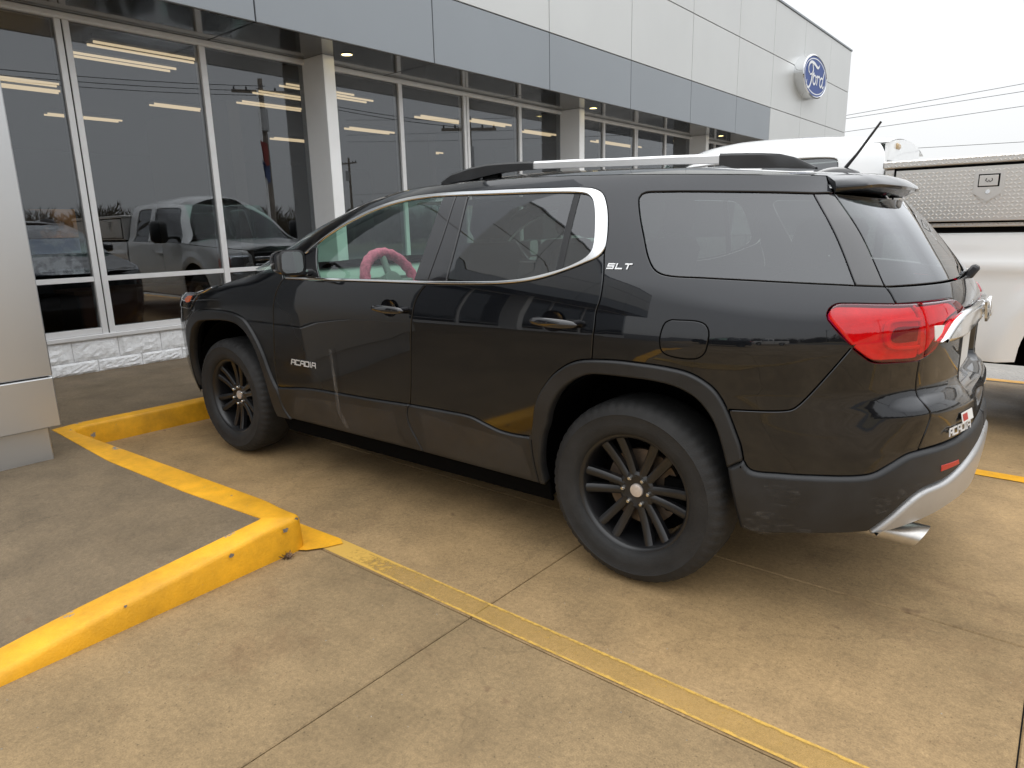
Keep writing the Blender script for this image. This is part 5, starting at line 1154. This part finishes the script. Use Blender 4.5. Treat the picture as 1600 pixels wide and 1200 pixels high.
# ================================================================== WHITE PICKUP
M['wpaint'] = paint('white_truck_paint', (0.84, 0.85, 0.85), 0.10, (.45, .40, .32))
def dplate():
    m, t, b = newmat('diamond_plate'); L = t.links; g = t.nodes.new('ShaderNodeTexCoord')
    setp(b, Metallic=.85, Roughness=.34); b.inputs['Base Color'].default_value = (.66, .64, .61, 1)
    n = node(t, 'ShaderNodeTexNoise', Scale=2.5, Detail=4.0); L.new(g.outputs['Object'], n.inputs['Vector'])
    r = node(t, 'ShaderNodeMapRange'); r.inputs['To Min'].default_value = .24; r.inputs['To Max'].default_value = .46; L.new(n.outputs['Fac'], r.inputs[0]); L.new(r.outputs[0], b.inputs['Roughness'])
    return m
M['plate'] = dplate()
def smc(a): return math.sin(PI * min(1, a * .75 + .0)) ** .8
def make_truck(lod=False):
    T = empty('white_pickup')
    cyl = 0.0     # truck local: x forward, y left, centre y=0, real world left side y=-2.1 => centre -3.1
    Wt = pch([.30, .50, .70, 1.0, 1.22, 1.30, 1.36, 1.50, 1.70, 1.86, 1.92, 1.97], [.93, .985, 1.0, 1.005, 1.0, .985, .955, .925, .875, .815, .76, .60])
    XRt = pch([.3, 1.97], [-2.95, -2.95]); XFt = pch([.3, .5, .9, 1.10, 1.22, 1.30, 1.40, 1.6, 1.8, 1.97], [3.28, 3.36, 3.36, 3.30, 3.1, 2.35, 2.10, 1.84, 1.50, 1.1])
    ST = body_surface(Wt, XRt, XFt, .7, 7.0, lambda z: .9 if z < 1.25 else 1.0, lambda z: 5.5, .6, .4, .3, 1.97, -4.2, 4.6)
    P = lambda n, poly, m, **k: panel(n, poly, m, k.pop('parent', T), ST, grid=k.pop('grid', .07), **k)
    def arc(cx, cz, r, a0, a1, n=12): return [(cx + r * math.cos(math.radians(a0 + (a1 - a0) * i / n)), cz + r * math.sin(math.radians(a0 + (a1 - a0) * i / n))) for i in range(n + 1)]
    RA, FA, CB = -1.60, 2.27, -.22
    for mir in (False, True):
        k = dict(mirror=mir)
        P('bed_side', cat([(CB - .05, .46), (CB - .05, 1.30)], [(CB - .05, 1.30), (-2.85, 1.30)], [(-2.85, 1.30), (-2.85, .50)], [(-2.85, .50), (RA - .52, .50)], arc(RA, .50, .52, 180, 0), [(RA + .52, .50), (CB - .05, .46)], step=.05), M['wpaint'], **k,
          disp=lambda s, z: .016 * np.exp(-((z - 1.10) / .05) ** 2) + .03 * np.exp(-((np.hypot(s - RA, z - .5) - .62) / .07) ** 2))
        P('bed_rail_cap', cat([(CB - .05, 1.301), (CB - .05, 1.335)], [(CB - .05, 1.335), (-2.85, 1.335)], [(-2.85, 1.335), (-2.85, 1.301)], [(-2.85, 1.301), (CB - .05, 1.301)], step=.06), M['plastic'], off=.006, **k)
        P('rear_door_panel', cat([(CB, .46), (CB, 1.31)], [(CB, 1.31), (.66, 1.30)], [(.66, 1.30), (.66, .44)], [(.66, .44), (CB, .46)], step=.05), M['wpaint'], **k)
        P('front_door_panel', cat([(.665, .44), (.665, 1.30)], [(.665, 1.30), (1.9, 1.27)], [(1.9, 1.27), (1.86, .44)], [(1.86, .44), (.665, .44)], step=.05), M['wpaint'], **k)
        P('fender', cat([(1.905, 1.27), (1.87, .44)], [(1.87, .44), (FA - .47, .50)][:1] + [(FA - .49, .46)], [(FA - .49, .46)] + arc(FA, .48, .49, 180, 0), [(FA + .49, .48), (3.3, .52), (3.65, .56)], [(3.65, .56), (3.62, 1.0), (3.45, 1.16)], [(3.45, 1.16), (2.9, 1.21), (2.2, 1.25), (1.905, 1.27)], step=.05), M['wpaint'], **k,
          disp=lambda s, z: .03 * np.exp(-((np.hypot(s - FA, z - .48) - .57) / .06) ** 2))
        # cab side with two window openings, the frame wraps them
        roofz = lambda s: float(np.interp(s, [-.3, .3, 1.0, 1.35, 1.6], [1.915, 1.93, 1.925, 1.90, 1.86]))
        frame = cat([(CB, 1.312)] + [(CB, 1.6), (CB + .02, 1.85), (CB + .06, 1.912)], [(q / 10, roofz(q / 10)) for q in range(-1, 15)] + [(1.50, 1.88), (1.62, 1.80), (1.80, 1.62), (2.0, 1.42), (2.16, 1.26)], [(2.16, 1.26), (1.92, 1.27)], [(1.92, 1.27), (1.86, 1.36), (1.66, 1.60), (1.46, 1.80), (1.38, 1.835), (1.2, 1.845), (.86, 1.845), (.80, 1.83), (.79, 1.79), (.79, 1.305)], [(.79, 1.305), (.62, 1.305)], [(.62, 1.305), (.62, 1.79), (.61, 1.825), (.57, 1.84), (.15, 1.835), (.10, 1.82), (.085, 1.78), (.06, 1.45), (.05, 1.40), (.01, 1.37)], [(.01, 1.37), (-.02, 1.312), (CB, 1.312)], step=.04)
        P('cab_side', frame, M['wpaint'], grid=.06, **k)
        P('front_side_window', cat([(.79, 1.305), (.79, 1.79), (.80, 1.83), (.86, 1.845)], [(.86, 1.845), (1.2, 1.845), (1.38, 1.835), (1.46, 1.80), (1.66, 1.60), (1.86, 1.36), (1.92, 1.275)], [(1.92, 1.275), (.79, 1.305)], step=.04), M['glassr'], off=-.012, **k)
        P('rear_side_window', cat([(.62, 1.305), (.62, 1.79), (.61, 1.825), (.57, 1.84)], [(.57, 1.84), (.15, 1.835), (.10, 1.82), (.085, 1.78)], [(.085, 1.78), (.06, 1.45), (.05, 1.40), (.01, 1.37)], [(.01, 1.37), (-.02, 1.314), (.62, 1.305)], step=.04), M['glassr'], off=-.012, **k)
        sd = -1 if mir else 1
        mb = MB(); mb.box(1.62, 1.80, sd * 1.10, sd * 1.34, 1.28, 1.62, bev=.05); mo = mb.build('towing_mirror', M['plastic'], T, sm=50)
        MB().box(1.66, 1.74, sd * .94, sd * 1.12, 1.34, 1.38).build('mirror_arm', M['plastic'], mo)
        MB().box(1.612, 1.618, sd * 1.13, sd * 1.31, 1.33, 1.59, bev=.002).build('mirror_glass', M['mirror'], mo)
        hh = MB(); hh.box(1.02, 1.22, sd * 1.005, sd * 1.035, 1.10, 1.14, bev=.01); hh.build('door_handle', M['wpaint'], T, sm=40)
        hl = MB(); hl.box(3.26, 3.365, sd * .60, sd * .93, .80, 1.10, bev=.03); ho = hl.build('headlight', M['clearlens'], T, sm=40)
        MB().box(3.24, 3.33, sd * .62, sd * .91, .82, 1.08, bev=.02).build('headlight_housing', M['chrome'], ho, sm=40)
        MB().box(3.05, 3.30, sd * .93, sd * .975, .86, 1.06, bev=.02).build('side_marker', M['orangelens'], ho, sm=40)
        for cx in (RA, FA):
            wv = MB(); m_ = 20; wv.grid(lambda a, b: (cx + .50 * math.cos(PI * a), sd * (.55 + .42 * b), .50 + .50 * math.sin(PI * a)), m_, 1); wv.build('wheel_well', M['dark'], T, fix=False)
            w = empty('wheel', (cx, sd * .84, .40), parent=T)
            MB().lathe([(.22, .10), (.25, .125), (.33, .13), (.38, .11), (.40, .08), (.40, -.08), (.38, -.11), (.33, -.12), (.22, -.10)], 64, T=lambda x, y, z: (x, sd * y, z), mod=lambda i, j: -.008 if i in (3, 4, 5) and j % 2 else 0).build('tyre', M['rubber'], w, sm=50)
            MB().lathe([(0, .06), (.07, .065), (.10, .05), (.19, .04), (.21, .09), (.228, .10)], 48, T=lambda x, y, z: (x, sd * y, z)).build('rim', M['silver'], w, sm=40)
    # roof
    rf = MB(); xs = [CB + .005 + i * (1.50 - CB - .005) / 20 for i in range(21)]; Rp = [ST(np.array([x]), np.array([roofz(x)]))[0] for x in xs]
    rf.grid(lambda a, b: (Rp[int(round(a * 20))][0] + (.16 * (1 - (2 * b - 1) ** 2) * max(0, a - .75) * 4), Rp[int(round(a * 20))][1] * (2 * b - 1), Rp[int(round(a * 20))][2] - .002 + (.060 + .085 * smc(a))  * (1 - abs(2 * b - 1) ** 2.4)), 20, 24)
    rf.build('cab_roof', M['wpaint'], T, sm=60)
    # back of the cab with window
    cb = MB(); wz = lambda z: float(Wt(z)) * .985
    Z = [1.0, 1.34, 1.42, 1.80, 1.88, 1.925]
    def ring(z): return wz(z)
    def curv(y): return CB - .004 + .09 * (abs(y) / .95) ** 4
    def quad(m, y0, y1, z0, z1, n=8):
        m.grid(lambda a, b: (curv(y0 + (y1 - y0) * a), (y0 + (y1 - y0) * a) * (1), z0 + (z1 - z0) * b), n, 3)
    cbm = MB()
    def qz(m, ylo, yhi, z0, z1):   # ylo, yhi functions of z
        m.grid(lambda a, b: ((lambda z: (lambda y: (curv(y), y, z))(ylo(z) + (yhi(z) - ylo(z)) * a))(z0 + (z1 - z0) * b)), 10, 4)
    W_ = lambda z: wz(z); 
    qz(cbm, lambda z: -W_(z), lambda z: W_(z), .95, 1.40); cbm.grid(lambda a, b: ((lambda y, z1: (curv(y) - .0, y, 1.80 + (z1 - 1.80) * b))(W_(1.915) * (2 * a - 1), 1.910 + .060 * (1 - abs(2 * a - 1) ** 2.4))), 24, 3)
    qz(cbm, lambda z: -W_(z), lambda z: -W_(z) + .13, 1.40, 1.80); qz(cbm, lambda z: W_(z) - .13, lambda z: W_(z), 1.40, 1.80)
    cbm.build('cab_back', M['wpaint'], T, sm=40, fix=False)
    rw = MB(); qz(rw, lambda z: -W_(z) + .135, lambda z: W_(z) - .135, 1.405, 1.798); rwo = rw.build('rear_window', M['glassr'], T, sm=40, fix=False)
    fr = MB(); fr.box(CB - .012, CB + .01, -.26, -.235, 1.405, 1.798); fr.box(CB - .012, CB + .01, .235, .26, 1.405, 1.798); fr.build('window_slider_frame', M['plastic'], rwo)
    sp = MB(); sp.box(CB - .012, CB + .02, .42, .53, 1.885, 1.925, bev=.01); spo = sp.build('cab_rear_lamp', pm('amber_lamp', (.50, .36, .20), .3), T, sm=40)
    # hood, windshield, grille, bumper
    hd = MB(); E = crom([(1.95, 1.27), (2.3, 1.255), (2.9, 1.215), (3.2, 1.19), (3.42, 1.165), (3.6, 1.15)], .08); Ep = [ST(np.array([a]), np.array([b]))[0] for a, b in E]; n = len(Ep) - 1
    hd.grid(lambda a, b: (Ep[int(round(a * n))][0] + .05 * (1 - (2 * b - 1) ** 2), Ep[int(round(a * n))][1] * (2 * b - 1), Ep[int(round(a * n))][2] + .05 * (1 - abs(2 * b - 1) ** 3) + .02 * math.exp(-((abs(2 * b - 1) - .55) / .1) ** 2)), n, 20)
    hd.build('hood', M['wpaint'], T, sm=60)
    ws = MB(); ws.grid(lambda a, b: ((lambda y: (2.22 - .66 * a - .16 * (abs(y) / .9) ** 2.5 - .0, y, 1.285 + .60 * a))((.80 - .14 * a) * (2 * b - 1))), 10, 20); ws.build('windshield', M['glassf'], T, sm=60)
    gr = MB(); gr.box(3.30, 3.36, -.58, .58, .72, 1.13, bev=.02); go = gr.build('grille', M['plastic'], T, sm=40)
    for z in (.82, .925, 1.03): MB().box(3.35, 3.40, -.56, .56, z - .028, z + .028, bev=.01).build('grille_bar', M['chrome'], go, sm=40)
    MB().box(3.28, 3.50, -.98, .98, .48, .70, bev=.05).build('front_bumper', M['chrome'], T, sm=40)
    MB().box(-3.05, -2.88, -.98, .98, .50, .66, bev=.04).build('rear_bumper', M['chrome'], T, sm=40)
    MB().box(-2.90, -2.84, -.86, .86, .70, 1.30, bev=.02).build('tailgate', M['wpaint'], T, sm=40)
    bf = MB(); bf.box(-2.84, CB - .06, -.92, .92, .72, .76); bf.box(-2.84, CB - .06, .90, .93, .72, 1.29); bf.box(-2.84, CB - .06, -.93, -.90, .72, 1.29); bf.box(CB - .09, CB - .06, -.93, .93, .72, 1.29)
    bf.build('cargo_bed', M['wpaint'], T)
    ch = MB(); ch.box(-2.8, 3.2, -.62, .62, .42, .60); ch.box(CB + .02, 1.9, -.90, .90, .42, .56); ch.build('chassis', M['dark'], T)
    ins = MB(); ins.box(CB + .03, CB + .06, -.85, .85, .6, 1.32); ins.box(.7, 1.0, -.8, .8, .6, 1.30); ins.build('seat_row', M['grey_cloth'], T)
    for y in (-.42, 0, .42):
        pass
    
    return T
truck = make_truck(); truck.location = (0, -3.10, 0)
tag(truck, 'white extended-cab pickup with an aluminium side toolbox, parked right beside the black SUV', 'pickup truck', 'white pickups on the lot')
# aluminium toolbox on the bed rail
def make_box():
    t = empty('truck_toolbox', (-1.55, -2.30, 1.34))
    X0, X1, Y0, Y1 = -1.25, 1.305, -.28, .21
    m = MB(); m.box(X0, X1, Y0, Y1, .0, .375, bev=.006); bo = m.build('box_body', M['plate'], t, sm=30)
    m = MB(); m.box(X0 - .012, X1 + .012, Y0 - .01, Y1 + .014, .378, .425, bev=.008); lo = m.build('lid', M['plate'], t, sm=30)
    m = MB(); m.box(X0 + .05, X1 - .07, Y1 + .001, Y1 + .012, .035, .362, bev=.003); do = m.build('drop_door', M['plate'], t, sm=30)
    m = MB(); m.box(X0 + .040, X1 - .058, Y1 + .0005, Y1 + .008, .024, .3775); m.build('door_gap', M['dark'], t)
    # raised diamond lugs, real relief, one joined part per plate
    def lugs(x0, x1, z0, z1, y, parent, ax='y'):
        m = MB(); p = .030; i = 0; z = z0 + p * .4
        while z < z1 - .006:
            x = x0 + p * .4; j = 0
            while x < x1 - .008:
                a = math.radians(40) if (i + j) % 2 else math.radians(-40); l, w, h = .0130, .0040, .0036
                c, s_ = math.cos(a), math.sin(a); q = [(-l, 0), (0, -w), (l, 0), (0, w)]
                P_ = [(x + c * u - s_ * v, z + s_ * u + c * v) for u, v in q]
                if ax == 'y': m.add([(a_, y, b_) for a_, b_ in P_] + [(x, y + h, z)], [(0, 1, 4), (1, 2, 4), (2, 3, 4), (3, 0, 4)])
                else: m.add([(a_, b_, y) for a_, b_ in P_] + [(x, z, y + h)], [(0, 1, 4), (1, 2, 4), (2, 3, 4), (3, 0, 4)])
                x += p * .72; j += 1
            z += p * .72; i += 1
        o = m.build('diamond_lugs', M['plate'], parent, fix=False); o['kind'] = 'stuff'; return o
    lugs(X0 + .06, X1 - .08, .045, .355, Y1 + .012, do); lugs(X0 - .005, X1 + .005, .382, .422, Y1 + .014, lo); lugs(X0 + .01, X1 - .005, .004, .026, Y1, bo); lugs(X1 - .06, X1 - .004, .03, .37, Y1, bo)
    # recessed latch with its shield-shaped plate
    lx = .725
    sh = [(-.072, .085), (.072, .085), (.076, .03), (.072, -.045), (.0, -.095), (-.072, -.045), (-.076, .03)]
    m = MB(); m.prism(sh, 0, .006, lambda a, b, h: (lx + a, Y1 + .012 + h, .245 + b)); la = m.build('latch_plate', M['plate'], t, sm=30)
    m = MB(); m.box(lx - .055, lx + .055, Y1 + .018, Y1 + .0195, .238, .314); m.build('latch_recess', M['dark'], la)
    m = MB(); m.box(lx - .046, lx + .050, Y1 + .0195, Y1 + .0235, .244, .306, bev=.003); m.build('latch_paddle', M['plate'], la, sm=30)
    m = MB(); m.tube([(lx - .014, Y1 + .0255, .288), (lx - .018, Y1 + .0255, .276), (lx - .006, Y1 + .0255, .266), (lx, Y1 + .0255, .278), (lx + .006, Y1 + .0255, .266), (lx + .018, Y1 + .0255, .276), (lx + .012, Y1 + .0255, .288)], .0022, 6); m.build('latch_emblem', M['dark'], la)
    MB().lathe([(0, .022), (.012, .022), (.014, .018), (.014, .012)], 18, T=lambda x, h, z: (lx + x, Y1 + h, .208 + z)).build('key_lock', M['chrome'], la, sm=40)
    m = MB(); m.box(X0, X1, Y0 + .02, Y1 - .02, -.03, 0); m.build('mounting_rail', M['dark'], t)
    return tag(t, 'diamond plate aluminium toolbox mounted along the bed rail of the white pickup', 'toolbox')
tb = make_box()
tr2 = copy_tree(truck); tr2.location = (-7.5, 22, 0); tr2.rotation_euler = (0, 0, .3)
tag(tr2, 'white extended-cab pickup without a toolbox, parked away from the others beyond the walk', 'pickup truck', 'white pickups on the lot')
sv2 = copy_tree(suv); sv2.location = (-1.5, 13.5, 0); sv2.rotation_euler = (0, 0, -.03)
tag(sv2, 'second dark SUV with a pink wheel cover, parked past the kerbed walk', 'SUV', 'dark SUVs on the lot')

# ================================================================== BEHIND THE CAMERA (seen in glass and paint): poles, wires, flag, trees
M['wood'] = pm('weathered_pole', (.24, .21, .18), .9, noise=.3, nscale=3)
M['wire'] = pm('power_wire', (.03, .03, .03), .6)
def pole(x, y, h, lab, rz=0.0):
    t = empty('utility_pole', (x, y, 0), rz)
    MB().tube([(0, 0, -.1), (0, 0, h)], .14, 10, rr=[.16, .10]).build('pole_shaft', M['wood'], t, sm=40)
    MB().box(-.06, .06, -1.2, 1.2, h - .6, h - .48).build('crossarm', M['wood'], t)
    for yy in (-1.1, -.6, .6, 1.1): MB().lathe([(0, .0), (.045, .0), (.03, .10), (.04, .12), (0, .14)], 8, T=lambda a, q, b, yy=yy: (a, yy + b, h - .48 + q)).build('insulator', M['plastic'], t, sm=40)
    MB().tube([(.25, .0, h - 2.2), (.25, 0, h - 1.3)], .2, 12).build('transformer', M['silver'], t, sm=40)
    return tag(t, lab, 'utility pole', 'utility poles along the road')
def wires(name, P0, P1, offs, sag, lab):
    for k, (dy, dz) in enumerate(offs):
        pts = []
        for i in range(21):
            t = i / 20; q = Vector(P0).lerp(Vector(P1), t); d = (Vector(P1) - Vector(P0)).normalized(); n = Vector((-d.y, d.x, 0))
            q += n * dy; q.z += dz - sag * 4 * t * (1 - t); pts.append(tuple(q))
        o = MB().tube(pts, .014, 5).build(name, M['wire'], sm=60); tag(o, lab[k], 'power line', 'overhead power lines')
pole(-16.1, -14.3, 8.0, 'wooden utility pole with crossarm across the road, reflected in the first windows', .5)
pole(-9.0, -20.0, 6.2, 'shorter utility pole farther right, reflected past the second column', .8)
pole(-24, 6, 9, 'leftmost tall wooden utility pole behind the lot', .3)
pole(-30, 30, 9, 'farthest utility pole behind the lot', .2)
wires('power_line', (-30, 30, 8.5), (-24, 6, 8.5), [(-1.1, 0), (.0, .0), (1.1, 0)], .5, ['front road wire of the far span', 'middle road wire of the far span', 'back road wire of the far span'])
wires('power_line', (-24, 6, 8.5), (-16.1, -14.3, 7.5), [(-1.1, 0), (.0, .0), (1.1, 0)], .5, ['front wire over the road by the lot entrance', 'middle wire over the road by the lot entrance', 'back wire over the road by the lot entrance'])
wires('power_line', (-16.1, -14.3, 7.5), (-9, -20, 5.8), [(-.6, 0), (.6, 0)], .2, ['front wire between the two reflected poles', 'back wire between the two reflected poles'])
# the wires seen in the sky to the right, beyond the showroom's end
rows = [((8.77, 7.06), (.83, 7.64)), ((8.76, 6.89), (.78, 7.29)), ((8.64, 6.20), (.70, 6.61)), ((5.46, 5.05), (.51, 4.94))]
labs = ['topmost thin wire crossing the sky right of the oval sign', 'second wire from the top crossing the sky right of the oval sign', 'third wire down in the sky right of the oval sign', 'lowest wire in the sky just above the pickup cab']
for (a, b), lb in zip(rows, labs):
    sl_ = (b[1] - a[1]) / (b[0] - a[0]); pts = [(x, -40.0, a[1] + sl_ * (x - a[0]) + .0004 * (x - 5) ** 2) for x in np.linspace(30, -45, 24)]
    o = MB().tube(pts, .013, 5).build('power_line', M['wire'], sm=60); tag(o, lb, 'power line', 'overhead power lines')
for x, lb in ((30, 'utility pole hidden behind the showroom'), (-45, 'utility pole far off to the right')):
    pole(x, -40, 8.5, lb, PI / 2)
# flagpole
fp = empty('flagpole', (-15.7, -13.9, 0))
MB().tube([(0, 0, 0), (0, 0, 7.5)], .05, 10, rr=[.07, .035]).build('shaft', M['alumw'], fp, sm=50)
def flag(nm, z0, z1, col):
    m = MB(); m.grid(lambda a, b: (.06 + .22 * a + .05 * math.sin(a * 9 + b * 3), .12 * math.sin(a * 7 + b), z0 + (z1 - z0) * b - .35 * a), 8, 10); return m.build(nm, pm(nm + '_cloth', col, .85), fp, sm=60, fix=False)
flag('red_cloth', 4.6, 5.4, (.26, .06, .05)); flag('blue_cloth', 3.9, 4.55, (.07, .10, .20))
tag(fp, 'white flagpole with a limp red and blue flag across the road', 'flagpole')
# tree belt: trunks and twiggy crowns, bare winter colours
tl = MB(); rt = random.Random(21)
for i in range(1000):
    ang = rt.uniform(math.radians(95), math.radians(275)); R_ = rt.uniform(62, 85)
    x, y = R_ * math.cos(ang), R_ * math.sin(ang); h = rt.uniform(2.5, 7.0); 
    tl.tube([(x, y, 0), (x + rt.uniform(-.3, .3), y, h * .5)], .12, 4, cap=False)
    for k in range(95):
        z0 = h * rt.uniform(.02, .6); a = rt.uniform(0, 2 * PI); e = rt.uniform(.3, 1.35); l = h * rt.uniform(.15, .42) * (1.1 - z0 / h)
        ro = rt.uniform(0, h * .22); p0 = Vector((x + ro * math.cos(a), y + ro * math.sin(a), z0)); dr = Vector((math.cos(a) * math.cos(e), math.sin(a) * math.cos(e), math.sin(e)))
        sd_ = dr.cross(Vector((rt.uniform(-1, 1), rt.uniform(-1, 1), rt.uniform(-1, 1)))).normalized() * rt.uniform(.03, .09)
        tl.add([tuple(p0 - sd_), tuple(p0 + sd_), tuple(p0 + dr * l)], [(0, 1, 2)])
        q = p0 + dr * l * .5; d2 = (dr + Vector((rt.uniform(-1, 1), rt.uniform(-1, 1), rt.uniform(0, 1))) * .7).normalized()
        tl.add([tuple(q - sd_ * .6), tuple(q + sd_ * .6), tuple(q + d2 * l * .5)], [(0, 1, 2)])
tag(tl.build('tree_belt', pm('winter_twigs', (.085, .070, .045), .9, noise=.5, nscale=.4), fix=False), 'belt of bare winter trees and brush on the far side of the road', 'trees', kind='stuff')
gs = MB(); gs.box(-140, -27, -140, 140, -.045, -.03); tag(gs.build('verge', pm('winter_grass', (.16, .13, .07), .9, noise=.4, nscale=.5)), kind='structure')
# wet driveway beyond the pickup
